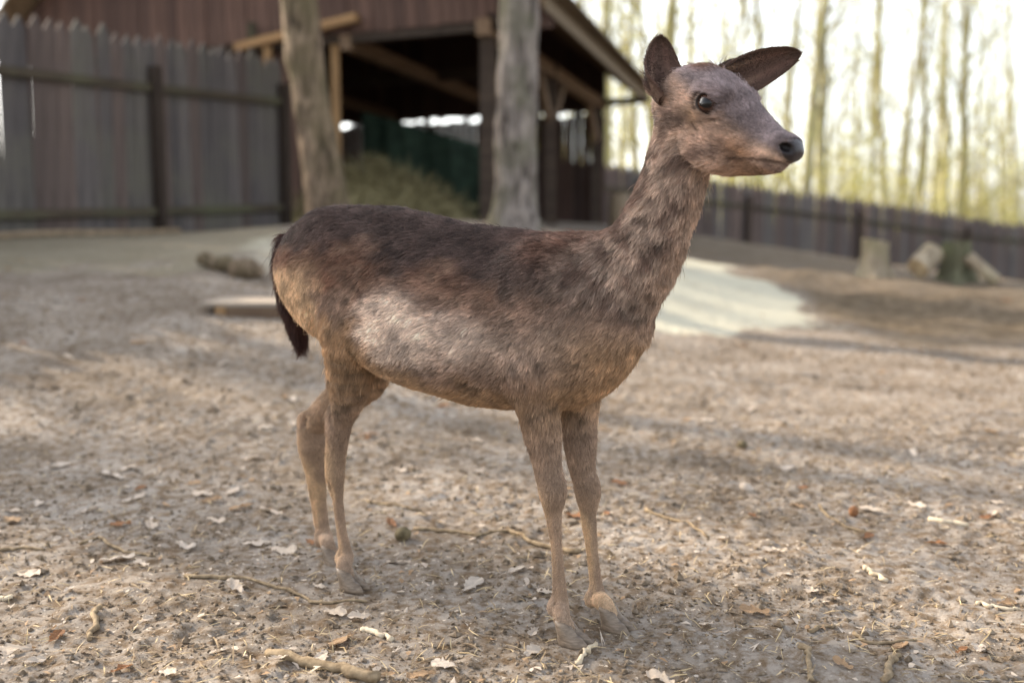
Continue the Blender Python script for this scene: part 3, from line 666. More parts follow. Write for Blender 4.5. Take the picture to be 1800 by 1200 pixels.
grid = np.full(GN, 0.06, np.float32)
def smin(a, b, k): h = np.maximum(k - np.abs(a - b), 0) / k; return np.minimum(a, b) - h * h * k * 0.25
kreg = {'trunk': .05, 'hind': .06, 'leg': .022, 'tail': .012, 'neck': .032, 'head': .014}
def fill(f, lo, hi):                          # distance of one mass on its part of the grid; far cells come from a coarse pass
    i0 = np.maximum(((lo - GMIN) / VOX).astype(int) - 1, 0); i1 = np.minimum(((hi - GMIN) / VOX).astype(int) + 2, GN)
    ax = [GMIN[k] + np.arange(i0[k], i1[k]) * VOX for k in range(3)]; C = 5
    cx = [a[::C] + VOX * (C // 2) for a in ax]
    cg = np.stack(np.meshgrid(*cx, indexing='ij'), -1).astype(np.float32).reshape(-1, 3)
    d = f(cg).reshape([len(c) for c in cx]).astype(np.float32)
    for k in range(3):                        # linear upsampling
        x = np.clip((np.arange(len(ax[k])) - C // 2) / C, 0, len(cx[k]) - 1.0); j = np.minimum(x.astype(int), max(len(cx[k]) - 2, 0))
        t = (x - j).astype(np.float32).reshape([-1 if a == k else 1 for a in range(3)])
        d = np.take(d, j, axis=k) * (1 - t) + np.take(d, np.minimum(j + 1, len(cx[k]) - 1), axis=k) * t
    I = np.nonzero(np.abs(d) < .026)
    g = np.stack([ax[k][I[k]] for k in range(3)], -1).astype(np.float32)
    d[I] = f(g)
    return tuple(slice(i0[k], i1[k]) for k in range(3)), d
for f, lo, hi, reg in prims:
    sl, d = fill(f, lo - .04, hi + .04)
    grid[sl] = smin(grid[sl], d, kreg[reg])
def carve(f, lo, hi, k=.006):
    sl, d = fill(f, np.array(lo) - .02, np.array(hi) + .02)
    grid[sl] = -smin(-grid[sl], d, k)
def carve_blob(c, rad, M=None, k=.006):
    n = len(prims); f = blob(c, rad, 'x', M); _, lo, hi, _ = prims.pop(); carve(f, lo, hi, k)
EYE_R = .0200
for sgn in (-1, 1):
    carve_blob(H(.002, sgn * .0610, .001), (.0205, .013, .0150), HM, .003)         # eye opening
    carve_blob(H(.030, sgn * .046, -.016), (.010, .004, .0035), HM, .004)          # tear gland
    carve_blob(H(.1495, sgn * .0250, -.0135), (.0170, .0075, .0070), HM, .004)      # nostril
    n = len(prims); fm = chain([H(.070, sgn * .038, -.064), H(.095, sgn * .032, -.055), H(.132, sgn * .026, -.043), H(.158, sgn * .006, -.038)], [.0050] * 4, 'x')
    _, lo, hi, _ = prims.pop(); carve(fm, lo, hi, .004)
for P_, sg, ks in ((hn, -1, range(6, 10)), (fn, -1, range(5, 9)), (ff, -1, range(4, 8)), (hf, -1, range(6, 10))):   # tendon grooves on the cannons
    f = chain([P_[k] + [-.0035, sg * .0125, 0] for k in ks], [.0028, .0045, .0045, .0028], 'x'); _, lo, hi, _ = prims.pop(); carve(f, lo, hi, .006)
carve_blob(hn[4] + [-.004, -.024, .036], (.007, .010, .036), None, .010)
carve_blob(hf[5] + [.002, -.022, .030], (.010, .010, .026), None, .010)
import openvdb
vg = openvdb.FloatGrid(background=0.06); vg.copyFromArray(grid)
pv, pq = vg.convertToQuads(0.0)
pv = np.asarray(pv) * VOX + GMIN
pq = np.asarray(pq)[:, ::-1]
nb = len(pv)
me_tmp = mesh_np('tmp', pv, pq); NRM = np.zeros(nb * 3, np.float32); me_tmp.vertices.foreach_get('normal', NRM); NRM = NRM.reshape(-1, 3)
cen = pv.mean(0)
_pn = np.zeros(len(pq) * 3, np.float32); me_tmp.polygons.foreach_get('normal', _pn); _pn = _pn.reshape(-1, 3)
_ps = pv[pq].mean(1); _flip = ((_ps - np.array([cen[0], 0, _ps[:, 2].mean()])) * _pn)[:, 1].sum() < 0
if _flip: pq = pq[:, ::-1].copy(); NRM = -NRM
bpy.data.meshes.remove(me_tmp)

# ---- ears: thin cups joined to the body mesh
def ear(base, tip, op, wid, bend):
    base, tip, op = map(lambda a: np.asarray(a, float), (base, tip, op))
    ax = tip - base; Ln = np.linalg.norm(ax); ax /= Ln; op = op - ax * (op @ ax); op /= np.linalg.norm(op); sd = np.cross(ax, op)
    nt, nf = 26, 19; V = []; C = []; FL = []
    for sheet in (0, 1):
        for i in range(nt):
            t = i / (nt - 1)
            w = wid * max(math.sin(math.pi * (.14 + .85 * t)), 0) ** .55 * (1 if i < nt - 1 else .45) + .0012
            a = 2.15 + (0.95 - 2.15) * smooth01(t / .7); Rr = w / math.sin(min(a, 1.571))
            c = base + ax * (Ln * t) + op * (-bend * 4 * t * (1 - t)) 
            for j in range(nf):
                ph = (j / (nf - 1) * 2 - 1) * a
                rr = Rr - (.0030 if sheet else 0) * (1 - abs(j / (nf - 1) * 2 - 1) ** 6) * (1 - t ** 8)
                dirv = sd * math.sin(ph) - op * math.cos(ph)
                V.append(c + dirv * rr + op * Rr * (math.cos(a) * .5 + .2)); FL.append(ax)
                edge = abs(j / (nf - 1) * 2 - 1)
                C.append((sheet, t, edge))
    F = []
    for sheet in (0, 1):
        for i in range(nt - 1):
            for j in range(nf - 1):
                q = [sheet * nt * nf + i * nf + j, sheet * nt * nf + i * nf + j + 1, sheet * nt * nf + (i + 1) * nf + j + 1, sheet * nt * nf + (i + 1) * nf + j]
                F.append(q if sheet == 0 else q[::-1])
    o2 = nt * nf
    for i in range(nt - 1):
        for j in (0, nf - 1):
            q = [i * nf + j, (i + 1) * nf + j, o2 + (i + 1) * nf + j, o2 + i * nf + j]; F.append(q if j == 0 else q[::-1])
    return np.array(V), np.array(F), np.array(C), np.array(FL)
def dW(v): return W2L @ np.asarray(v, float)
ears = [ear(H(-.072, -.046, -.018), loc(at(1162, 63, 1.84)), dW((.30, -.94, .06)), .0355, .008),
        ear(H(-.070, .046, .002), loc(at(1407, 94, 1.91)), dW((.02, -.93, -.30)), .0355, .008)]

# ---- coat: colour, hair direction and length at every body vertex
TR = np.array(sorted(trunk))
def landmarks(u, v, w): return LP(u, v, w)
def gauss(p, c, r): return np.exp(-(((p - c) / np.array(r)) ** 2).sum(1))
CC = lambda r, g, b: np.array(srgb(r, g, b)) * 1.22
def coat(p, n):
    N = len(p); dm = {}
    for f, lo, hi, reg in prims:
        d = np.full(N, .3); m = np.all((p > lo - .08) & (p < hi + .08), 1)
        if m.any(): d[m] = f(p[m])
        dm[reg] = np.minimum(dm.get(reg, d), d)
    regs = ['trunk', 'hind', 'leg', 'tail', 'neck', 'head']
    D = np.stack([dm[r] for r in regs], 1); Wt = np.exp(-np.clip(D - D.min(1, keepdims=True), 0, .3) / .012); Wt /= Wt.sum(1, keepdims=True)
    Wd = dict(zip(regs, Wt.T))
    nz = fbm(p, 9, 3, 1); nz2 = fbm(p * [1, 1, 1.6], 26, 2, 5); nz3 = fbm(p, 60, 2, 9)
    zt = (p[:, 2] - np.interp(p[:, 0], TR[:, 0], TR[:, 2])) / (np.interp(p[:, 0], TR[:, 0], TR[:, 1]) - np.interp(p[:, 0], TR[:, 0], TR[:, 2]))
    ztn = zt + .10 * nz + .06 * nz2
    dark, red, mid, pale, belly, tan, grey = CC(66, 54, 50), CC(94, 69, 56), CC(114, 95, 82), CC(176, 160, 147), CC(132, 108, 84), CC(166, 143, 117), CC(138, 121, 108)
    def lerp(a, b, t): t = np.clip(t, 0, 1)[:, None]; return a * (1 - t) + b * t
    c = lerp(np.tile(belly, (N, 1)), mid, smooth01((ztn - .05) / .22))
    c = lerp(c, red, smooth01((ztn - .34) / .18) * np.clip(.8 + .5 * nz2, 0, 1))
    c = lerp(c, dark, smooth01((ztn - .62) / .18))
    c = lerp(c, dark, np.clip(gauss(p, LP(900, 420, -.05), (.13, .12, .03)) * .5, 0, 1))
    # pale flank, tan rump, grey shoulder, ruddy withers, tan chest
    fl = 1.25 * gauss(p, LP(680, 575, -.14), (.075, .2, .068)) + .85 * gauss(p, LP(760, 590, -.14), (.12, .2, .055)) + .35 * gauss(p, LP(880, 600, -.14), (.10, .2, .05))
    c = lerp(c, pale, smooth01(fl * (1.0 + .4 * nz + .35 * nz2)) * smooth01((p[:, 0] - LP(630, 600, -.13)[0] + .35 * np.abs(p[:, 2] - LP(630, 575, -.13)[2]) ** 1.0 * -1 + .016 * nz2 + .035) / .055))
    rp = smooth01((LP(592, 500, -.09)[0] - p[:, 0] + .022 * nz + .02 * nz2) / .07) * smooth01((LP(500, 428)[2] - p[:, 2] - .02 + .02 * nz) / .05)
    c = lerp(c, tan, rp * .92)
    c = lerp(c, grey, np.clip(.8 * gauss(p, LP(985, 600, -.12), (.12, .2, .085)) * (1 + .8 * nz2), 0, 1))
    c = lerp(c, CC(92, 66, 54), np.clip(1.0 * gauss(p, LP(1005, 425, -.04), (.09, .2, .045)), 0, 1))
    c = lerp(c, CC(146, 120, 94), np.clip(1.0 * gauss(p, LP(1085, 630, -.03), (.08, .2, .06)) + 1.0 * gauss(p, LP(1040, 690, -.03), (.08, .2, .03)), 0, 1))
    # neck: grey-brown with dark flecks, darker along the mane line
    nk = lerp(np.tile(grey, (N, 1)), CC(96, 78, 68), smooth01(.35 + .45 * nz2 + .8 * nz3))
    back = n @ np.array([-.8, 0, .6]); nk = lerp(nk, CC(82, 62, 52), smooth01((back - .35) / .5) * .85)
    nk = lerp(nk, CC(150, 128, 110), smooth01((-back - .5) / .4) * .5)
    # legs
    h = p[:, 2]
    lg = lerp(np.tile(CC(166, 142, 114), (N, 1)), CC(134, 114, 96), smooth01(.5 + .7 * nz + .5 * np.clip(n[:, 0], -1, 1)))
    lg = lerp(lg, CC(126, 107, 92), smooth01((h - .24) / .12) * .7)
    lg = lerp(lg, CC(174, 158, 142), smooth01((.085 - h) / .05) * .2)
    hd_x = (p - HO) @ HM.T
    hd = lerp(np.tile(CC(142, 121, 107), (N, 1)), CC(112, 101, 101), smooth01((hd_x[:, 2] + .012 - .25 * np.clip(hd_x[:, 0], 0, .2) * 0 + .28 * hd_x[:, 0]) / .03))
    hd = lerp(hd, CC(150, 116, 88), np.clip(.8 * gauss(np.abs(hd_x * [1, 1, 1]), np.array([.075, .03, .05]), (.03, .02, .014)) * (hd_x[:, 0] > 0), 0, 1))
    hd = lerp(hd, CC(150, 124, 98), .8 * gauss(np.abs(hd_x * [0, 1, 0]) + hd_x * [1, 0, 1], np.array([-.012, .05, -.03]), (.02, .03, .016)))
    hd = lerp(hd, CC(88, 72, 64), np.clip(.8 * nz2 + .6 * nz3, 0, .85) * smooth01((-hd_x[:, 2] - .01) / .03))
    hd = lerp(hd, CC(96, 70, 56), smooth01((hd_x[:, 2] - .035) / .015) * smooth01((-hd_x[:, 0] - .01) / .04))
    hd = lerp(hd, CC(112, 86, 66), smooth01((hd_x[:, 0] - .06) / .03) * smooth01((-.054 - hd_x[:, 2]) / .01) * .8)
    hd = lerp(hd, CC(176, 154, 138), smooth01((hd_x[:, 0] - .085) / .03) * gauss(hd_x * [0, 0, 1], np.array([0, 0, -.034]), (1, 1, .009)) * .8)
    hn_ = lerp(c.copy(), lg, smooth01((.43 - h) / .12))
    out = Wd['trunk'][:, None] * c * 1.3 + Wd['hind'][:, None] * c * 1.3 + Wd['neck'][:, None] * nk * 1.4 + Wd['head'][:, None] * hd * 1.4 + Wd['tail'][:, None] * CC(58, 36, 30) + Wd['leg'][:, None] * np.where((h > .34)[:, None], lerp(lg * 1.25, c * 1.3, smooth01((h - .36) / .12)), lg * 1.3)
    flow = (Wd['trunk'] + Wd['hind'])[:, None] * lerp(np.tile([-1, 0, -.42], (N, 1)), np.tile([-.35, 0, -1.], (N, 1)), np.clip(rp + Wd['hind'] * .5, 0, 1))
    flow = flow + Wd['leg'][:, None] * np.array([-.1, 0, -1]) + Wd['tail'][:, None] * np.array([.1, 0, -1])
    flow = flow + Wd['neck'][:, None] * (LP(1110, 478) - LP(1205, 255)) / .28 * 1.0 - Wd['head'][:, None] * HM[0]
    ln = Wd['trunk'] * .016 + Wd['hind'] * .014 + Wd['neck'] * .018 + Wd['tail'] * .036
    ln += Wd['leg'] * np.interp(h, [.1, .3, .42], [.006, .009, .018]) + Wd['head'] * np.interp(hd_x[:, 0], [-.08, .0, .05, .12], [.020, .015, .012, .005])
    ln += Wd['head'] * .006 * smooth01((-.05 - hd_x[:, 2]) / .03) * smooth01((.09 - hd_x[:, 0]) / .03)
    dens = Wd['trunk'] + Wd['hind'] + Wd['neck'] * 1.15 + Wd['tail'] * 1.5 + Wd['leg'] * 2.4 + Wd['head'] * 3.2
    out = out * (1 + .10 * fbm(p, 130, 2, 13))[:, None]
    # bare dark skin: nose pad, eyelids, lips
    gl = np.zeros(N)
    ay = np.abs(hd_x[:, 1])
    nose = smooth01((1.12 - np.sqrt(((hd_x[:, 0] - .155) / .024) ** 2 + (ay / .034) ** 2 + ((hd_x[:, 2] + .016) / .0185) ** 2)) / .18)
    er = np.sqrt(((hd_x[:, 0] - .002) / 1.42) ** 2 + (hd_x[:, 2] - .001) ** 2); lid = smooth01((.0188 - er) / .003) * (ay > .035) * Wd['head']
    lidh = smooth01((.0195 - er) / .003) * (ay > .035) * Wd['head']
    tear = gauss(np.stack([hd_x[:, 0], ay, hd_x[:, 2]], 1), np.array([.029, .047, -.016]), (.010, .012, .0045))
    lip = np.exp(-((hd_x[:, 2] - np.interp(hd_x[:, 0], [.070, .095, .132, .158], [-.064, -.055, -.043, -.038])) / .0032) ** 2) * (hd_x[:, 0] > .066) * Wd['head']
    nos = np.exp(-((((hd_x[:, 0] - .150) / .014) ** 2 + ((ay - .0235) / .008) ** 2 + ((hd_x[:, 2] + .0140) / .006) ** 2)))
    out = lerp(out, CC(44, 39, 41), nose); out = lerp(out, CC(14, 11, 11), np.clip(nos * 1.6, 0, 1)); out = lerp(out, CC(34, 27, 25), lid); out = lerp(out, CC(58, 46, 42), tear * .9); out = lerp(out, CC(64, 46, 38), lip * .75)
    bare = np.clip(nose + lidh + tear * .6, 0, 1); gl = np.clip(nose + lid, 0, 1)
    return np.clip(out, 0, 1), flow, ln, dens * (1 - bare), gl
cB, fB, lB, dB, gB = coat(pv, NRM)
VV, QQ, cA, fA, lA, dA, gA = [pv], [pq], [cB], [fB], [lB], [dB], [gB]
off = nb
for ev, ef, ec, efl in ears:
    sh, t, ed = ec.T
    inner = CC(78, 60, 52) * (1 - .35 * np.exp(-(((t - .25) / .2) ** 2)))[:, None] + CC(100, 70, 60) * (.25 * np.exp(-((ed - .45) / .2) ** 2))[:, None]
    outer = np.tile(CC(100, 80, 68), (len(ev), 1)) * (1 - .35 * smooth01((t - .6) / .4))[:, None]
    inner = inner + (CC(150, 126, 108) - inner) * (.75 * np.exp(-((ed - .42) / .12) ** 2) * np.exp(-((t - .36) / .2) ** 2))[:, None]
    rim = smooth01((ed - .86) / .14)[:, None]
    cc = np.where((sh == 1)[:, None], inner, outer) * (1 - rim) + CC(88, 66, 56) * rim
    VV.append(ev); QQ.append(ef + off); cA.append(cc); fA.append(efl); lA.append(np.where(sh == 1, .007 + .016 * (np.abs(ed - .45) < .22) * (t < .6) * (t > .12), .006)); dA.append(np.where(sh == 1, 1.6, 2.6)); gA.append(np.zeros(len(ev)))
    off += len(ev)
VV, QQ, cA, fA, lA, dA, gA = (np.concatenate(a) for a in (VV, QQ, cA, fA, lA, dA, gA))
deer_mat = Matrix([[E1[0], E2[0], 0, DEER_O[0]], [E1[1], E2[1], 0, DEER_O[1]], [0, 0, 1, 0], [0, 0, 0, 1]])

m = NT('deer_hide'); mc = m.attr('coat')
M_HIDE = m.set(mc, m.math('SUBTRACT', 0.85, m.math('MULTIPLY', m.attr('gloss', 'Fac'), 0.5)), 0.25)
m.bump(m.voro(m.coord(), 420), 0.25, 0.002)
body = mesh_np('deer_body', VV, QQ)
a = body.attributes.new('coat', 'FLOAT_COLOR', 'POINT'); a.data.foreach_set('color', np.concatenate([cA, np.ones((len(cA), 1))], 1).astype(np.float32).ravel())
a = body.attributes.new('gloss', 'FLOAT', 'POINT'); a.data.foreach_set('value', gA.astype(np.float32))
deer = empty('fallow_deer', DEER_O); deer.rotation_euler = deer_mat.to_euler()
tag(deer, 'brown fallow deer doe standing on bare soil, head turned, ears up', 'deer')
link('body', body, M_HIDE, deer)

# ---- eyes
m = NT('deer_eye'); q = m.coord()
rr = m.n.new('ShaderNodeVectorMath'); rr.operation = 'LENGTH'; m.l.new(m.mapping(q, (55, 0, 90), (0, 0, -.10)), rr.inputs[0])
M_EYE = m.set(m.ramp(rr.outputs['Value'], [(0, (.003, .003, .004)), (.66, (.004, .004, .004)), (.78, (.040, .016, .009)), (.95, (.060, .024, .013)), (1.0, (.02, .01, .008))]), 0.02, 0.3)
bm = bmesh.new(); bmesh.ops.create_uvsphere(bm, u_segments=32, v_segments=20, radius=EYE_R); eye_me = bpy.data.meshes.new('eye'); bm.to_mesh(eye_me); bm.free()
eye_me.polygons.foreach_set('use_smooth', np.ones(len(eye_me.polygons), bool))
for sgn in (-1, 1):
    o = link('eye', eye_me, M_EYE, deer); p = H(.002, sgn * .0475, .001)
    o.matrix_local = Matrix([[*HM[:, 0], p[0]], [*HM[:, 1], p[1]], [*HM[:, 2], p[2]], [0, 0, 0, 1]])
# ---- hooves: two toes each
m = NT('hoof_horn'); q = m.coord()
M_HOOF = m.set(m.ramp(m.noise(m.mapping(q, (30, 30, 120)), 2.0, 4), [(.3, srgb(92, 80, 69)), (.7, srgb(138, 122, 105))]), 0.45, 0.35)
m.bump(m.noise(m.mapping(q, (20, 20, 300)), 1.0, 2), 0.4, 0.002)
def toe_mesh(side):
    V, F, n = [], [], 14
    rows = [(-.005, .007, .0330, .0122), (.005, .005, .0325, .0125), (.016, -.001, .0270, .0124), (.027, -.008, .0225, .0128), (.036, -.013, .0195, .0125), (.043, -.016, .0165, .0105)]
    for z, cx_, lx, wy in rows:
        for k in range(n):
            a = 2 * math.pi * k / n; x = math.cos(a); y = math.sin(a)
            tp = 1 - .55 * max(x, 0) ** 2
            V.append((cx_ + lx * x, side * .0118 + wy * y * tp - side * .004 * max(x, 0), z - .010 * max(x, 0) * (z > .02)))
    for i in range(len(rows) - 1):
        for k in range(n): F.append((i * n + k, i * n + (k + 1) % n, (i + 1) * n + (k + 1) % n, (i + 1) * n + k))
    F.append(tuple(range(n - 1, -1, -1))); F.append(tuple((len(rows) - 1) * n + k for k in range(n)))
    return mesh_py('toe', V, F, True)
toes = {s: toe_mesh(s) for s in (-1, 1)}
for k, hp in HOOF.items():
    for s in (-1, 1):
        o = link('hoof', toes[s], M_HOOF, deer); o.location = hp; o.rotation_euler = (0, 0, R(6 * s + (4 if k[1] == 'n' else -4)))
# ---- fur: strands laid out by hand, clumped into tufts
NS = 600000
tri = np.concatenate([QQ[:, [0, 1, 2]], QQ[:, [0, 2, 3]]])
A, B, C = VV[tri[:, 0]], VV[tri[:, 1]], VV[tri[:, 2]]
fn_ = np.cross(B - A, C - A); area = np.linalg.norm(fn_, axis=1) / 2; fnu = fn_ / (2 * area[:, None] + 1e-12)
wgt = area * dA[tri].mean(1); wgt = np.maximum(wgt, 0)
vn = np.zeros_like(VV); 
for k in range(3): np.add.at(vn, tri[:, k], fn_)
vn /= np.linalg.norm(vn, axis=1)[:, None] + 1e-12
def sample(n):
    t = rng.choice(len(tri), n, p=wgt / wgt.sum()); r1, r2 = rng.random(n), rng.random(n); s = np.sqrt(r1)
    b = np.stack([1 - s, s * (1 - r2), s * r2], 1); T = tri[t]
    pick = lambda X: (X[T] * (b[:, :, None] if X.ndim == 2 else b)).sum(1)
    return pick
pk = sample(NS); rp_, rn_, rf_, rl_, rc_ = pk(VV), pk(vn), pk(fA), pk(lA), pk(cA)
NTF = 85000
tk = sample(NTF); tp_ = tk(VV); kd = kdtree.KDTree(NTF)
for i, p in enumerate(tp_): kd.insert(p, i)
kd.balance()
near = np.array([kd.find(p)[1] for p in rp_])
tn1 = np.stack([fbm(tp_, 11, 2, s_) for s_ in (21, 23, 25)], 1); tn2 = np.stack([vnoise(tp_, 34, s_) for s_ in (31, 33, 35)], 1); trv = rng.normal(size=(NTF, 3))
tsoft = np.maximum(np.clip(tk(lA) / .016, .5, 1), .95 * (((tp_ - HO) ** 2).sum(1) < .15 ** 2)); tbright = np.exp((rng.normal(0, .11, NTF) + .34 * fbm(tp_ * [1, 1, 1.5], 38, 2, 41) + .16 * fbm(tp_, 17, 2, 43)) * tsoft)
tbright *= 1 - .36 * smooth01((fbm(tp_ * [1, 1, 1.8], 52, 2, 47) - .28) / .3) * np.maximum(smooth01((tk(lA) - .013) / .004), .6 * (((tp_ - H(.04, 0, -.06)) ** 2).sum(1) < .085 ** 2))
fl = rf_ / (np.linalg.norm(rf_, axis=1)[:, None] + 1e-9)
fl = fl + .28 * tn1[near] + .18 * tn2[near] + .12 * trv[near] + rng.normal(0, .10, (NS, 3))
fl = fl - rn_ * (fl * rn_).sum(1)[:, None]; fl /= np.linalg.norm(fl, axis=1)[:, None] + 1e-9
Lh = rl_ * rng.uniform(.65, 1.2, NS) * (1 + .25 * vnoise(tp_, 16, 51)[near])
lift = np.clip(.42 + .16 * tn2[near][:, 0] + rng.normal(0, .07, NS), .12, .9)
stray = rng.random(NS) < .014; Lh = np.where(stray, Lh * rng.uniform(1.15, 1.7, NS), Lh); lift = np.where(stray, lift + rng.uniform(.1, .5, NS), lift)
K = 5; pts = np.zeros((NS, K, 3), np.float32)
pull = tp_[near] - rp_; pull *= (np.minimum(1, .012 / (np.linalg.norm(pull, axis=1) + 1e-9)))[:, None]
pull -= rn_ * (pull * rn_).sum(1)[:, None]
cl = rng.uniform(.2, .7, NS)
for k in range(K):
    t = k / (K - 1)
    pts[:, k] = rp_ - rn_ * .001 * (k == 0) + (Lh * t)[:, None] * (fl * np.cos(lift)[:, None] + rn_ * (np.sin(lift) * (1.15 - .55 * t))[:, None]) + pull * (cl * t ** .8)[:, None] + np.array([0, 0, -1]) * (Lh * .10 * t * t)[:, None]
hc = bpy.data.hair_curves.new('fur'); hc.add_curves([K] * NS)
hc.attributes['position'].data.foreach_set('vector', pts.ravel())
rad = hc.attributes.get('radius') or hc.attributes.new('radius', 'FLOAT', 'POINT')
base_r = np.interp(rl_, [.004, .012, .03], [.00034, .00038, .00044])
rad.data.foreach_set('value', (base_r[:, None] * np.array([1, 1, .85, .6, .15])[None]).astype(np.float32).ravel())
sc = rc_ * tbright[near][:, None] * np.exp(rng.normal(0, 1, NS) * np.interp(rl_, [.006, .018], [.06, .14]))[:, None]
a = hc.attributes.new('coat', 'FLOAT_COLOR', 'CURVE'); a.data.foreach_set('color', np.concatenate([np.clip(sc, 0, .9), np.ones((NS, 1))], 1).astype(np.float32).ravel())
m = NT('deer_fur'); ci = m.n.new('ShaderNodeHairInfo').outputs['Intercept']
fcol = m.mix(1.0, m.attr('coat'), m.ramp(ci, [(0, .55), (.45, .9), (.8, 1.25), (1, 1.05)]), 'MULTIPLY')
m.set(fcol, 0.55, 0.25)
tr = m.n.new('ShaderNodeBsdfTranslucent'); m.l.new(fcol, tr.inputs['Color'])
mx = m.n.new('ShaderNodeMixShader'); mx.inputs[0].default_value = 0.22; m.l.new(m.b.outputs[0], mx.inputs[1]); m.l.new(tr.outputs[0], mx.inputs[2]); m.l.new(mx.outputs[0], m.out.inputs['Surface'])
hc.materials.append(m.m)
fur = bpy.data.objects.new('fur', hc); col.objects.link(fur); fur.parent = deer
# ================================================================ litter on the soil
Z2g = Z2.reshape(nx, ny)
def surf(x, y):                               # height of the modelled soil surface
    x, y = np.atleast_1d(np.asarray(x, float)), np.atleast_1d(np.asarray(y, float))
    i = np.clip(np.searchsorted(xs, x) - 1, 0, nx - 2); j = np.clip(np.searchsorted(ys, y) - 1, 0, ny - 2)
    s = np.clip((x - xs[i]) / (xs[i + 1] - xs[i]), 0, 1); t = np.clip((y - ys[j]) / (ys[j + 1] - ys[j]), 0, 1)
    return Z2g[i, j] * (1 - s) * (1 - t) + Z2g[i + 1, j] * s * (1 - t) + Z2g[i, j + 1] * (1 - s) * t + Z2g[i + 1, j + 1] * s * t
def leaf_color(name, c0, c1, back):
    m = NT(name); q = m.coord()
    c = m.ramp(m.noise(m.mapping(q, (2, 2, 2)), 30, 4), [(.3, c0), (.7, c1)])
    c = m.mix(m.ramp(m.rnd(), [(0, 0.0), (1, .4)]), c, back); m.set(c, .75, .2)
    m.bump(m.noise(m.mapping(q, (60, 300, 60)), 1, 3), .4, .002)
    t = m.n.new('ShaderNodeBsdfTranslucent'); m.l.new(c, t.inputs['Color']); x = m.n.new('ShaderNodeMixShader'); x.inputs[0].default_value = .2
    m.l.new(m.b.outputs[0], x.inputs[1]); m.l.new(t.outputs[0], x.inputs[2]); m.l.new(x.outputs[0], m.out.inputs['Surface']); return m.m
LM = {'p': leaf_color('pale_dry_leaf', srgb(176, 163, 149), srgb(210, 199, 187), srgb(190, 168, 142)),
      't': leaf_color('tan_dry_leaf', srgb(146, 118, 88), srgb(188, 160, 128), srgb(150, 122, 96)),
      'r': leaf_color('rusty_dry_leaf', srgb(122, 82, 54), srgb(168, 124, 88), srgb(120, 88, 66))}
def oak_leaf(seed):                           # lobed blade with midrib fold and curl, length 1 along x
    rs = np.random.default_rng(seed); n, k = 25, 4; V, F = [], []
    curl = rs.uniform(-.5, 1.1); fold = rs.uniform(.05, .55); tw = rs.uniform(-.6, .6); ph = rs.uniform(0, 6, 2)
    for i in range(n):
        t = i / (n - 1)
        for j in range(-k, k + 1):
            s = j / k; side = 0 if s < 0 else 1
            env = .30 * math.sin(math.pi * min(t * .92 + .05, 1)) ** .8 * (.55 + .6 * t) + .008
            lob = 1 - .38 * (0.5 + 0.5 * math.cos(t * 2 * math.pi * 4.2 + side * .9 + ph[side] * .2)) * (t > .12) * (t < .93)
            y = s * env * lob; x = t - abs(s) * .05 * math.sin(t * 20)
            z = fold * abs(y) + curl * .22 * (t - .45) ** 2 + tw * y * (t - .5) + .02 * math.sin(9 * t + ph[0]) * s + .035 * math.sin(13 * x + 4 * s + ph[1]) * abs(s)
            V.append((x - .5, y, z))
    w = 2 * k + 1
    for i in range(n - 1):
        for j in range(2 * k): a_ = i * w + j; F.append((a_, a_ + w, a_ + w + 1, a_ + 1))
    V = np.array(V); V[:, 2] -= np.percentile(V[:, 2], 12); m0 = len(V)
    st, sf = tube_np([(-.5, 0, V[w * 0 + k, 2] + .004), (-.6, .02, .01), (-.68, .05, .012)], [.008, .007, .008], 5); 
    Vv, Ff = merge([(V, F), (st, sf)]); return Vv, Ff
oak = []
for s_ in range(9):
    v, f = oak_leaf(500 + s_); oak.append({k: None for k in 'ptr'})
    for kk in 'ptr': me_ = mesh_py('leaf', v, f, True); me_.materials.append(LM[kk]); oak[-1][kk] = me_
rs = random.Random(77)
LAB = {'p': ('pale bleached oak leaf lying on the bare soil', 'pale oak leaves on the soil'), 't': ('tan dry oak leaf lying on the bare soil', 'tan oak leaves on the soil'), 'r': ('rusty brown oak leaf curled on the bare soil', 'rusty oak leaves on the soil')}
def put_leaf(x, y, L, kind, label=None):
    z = float(surf(x, y)[0]); o = link('oak_leaf', rs.choice(oak)[kind]); h = .02
    n_ = Vector((-(surf(x + h, y) - surf(x - h, y))[0] / (2 * h), -(surf(x, y + h) - surf(x, y - h))[0] / (2 * h), 1)).normalized()
    q = n_.to_track_quat('Z', 'Y').to_matrix() @ Matrix.Rotation(rs.uniform(0, 6.28), 3, 'Z') @ Matrix.Rotation(rs.uniform(-.25, .25), 3, 'X')
    o.matrix_world = Matrix.Translation((x, y, z + .006)) @ q.to_4x4() @ Matrix.Scale(L, 4)
    if label: tag(o, label, 'leaf')
    else: tag(o, LAB[kind][0], 'leaf', LAB[kind][1])
def gp(u, v): p = hit(u, v); return p
special = {(935, 1152): 'pale oak leaf lying beside the forward front hoof of the deer', (1325, 1085): 'orange tan oak leaf lying alone on soil past the front hooves', (20, 1140): 'large pale oak leaf with deep lobes near a rusty leaf',
           (500, 968): 'pale oak leaf lying just behind the rear hooves', (1580, 1145): 'brown curled leaf propped on a short twig', (380, 918): 'pale leaf with a rusty tip standing half upright'}
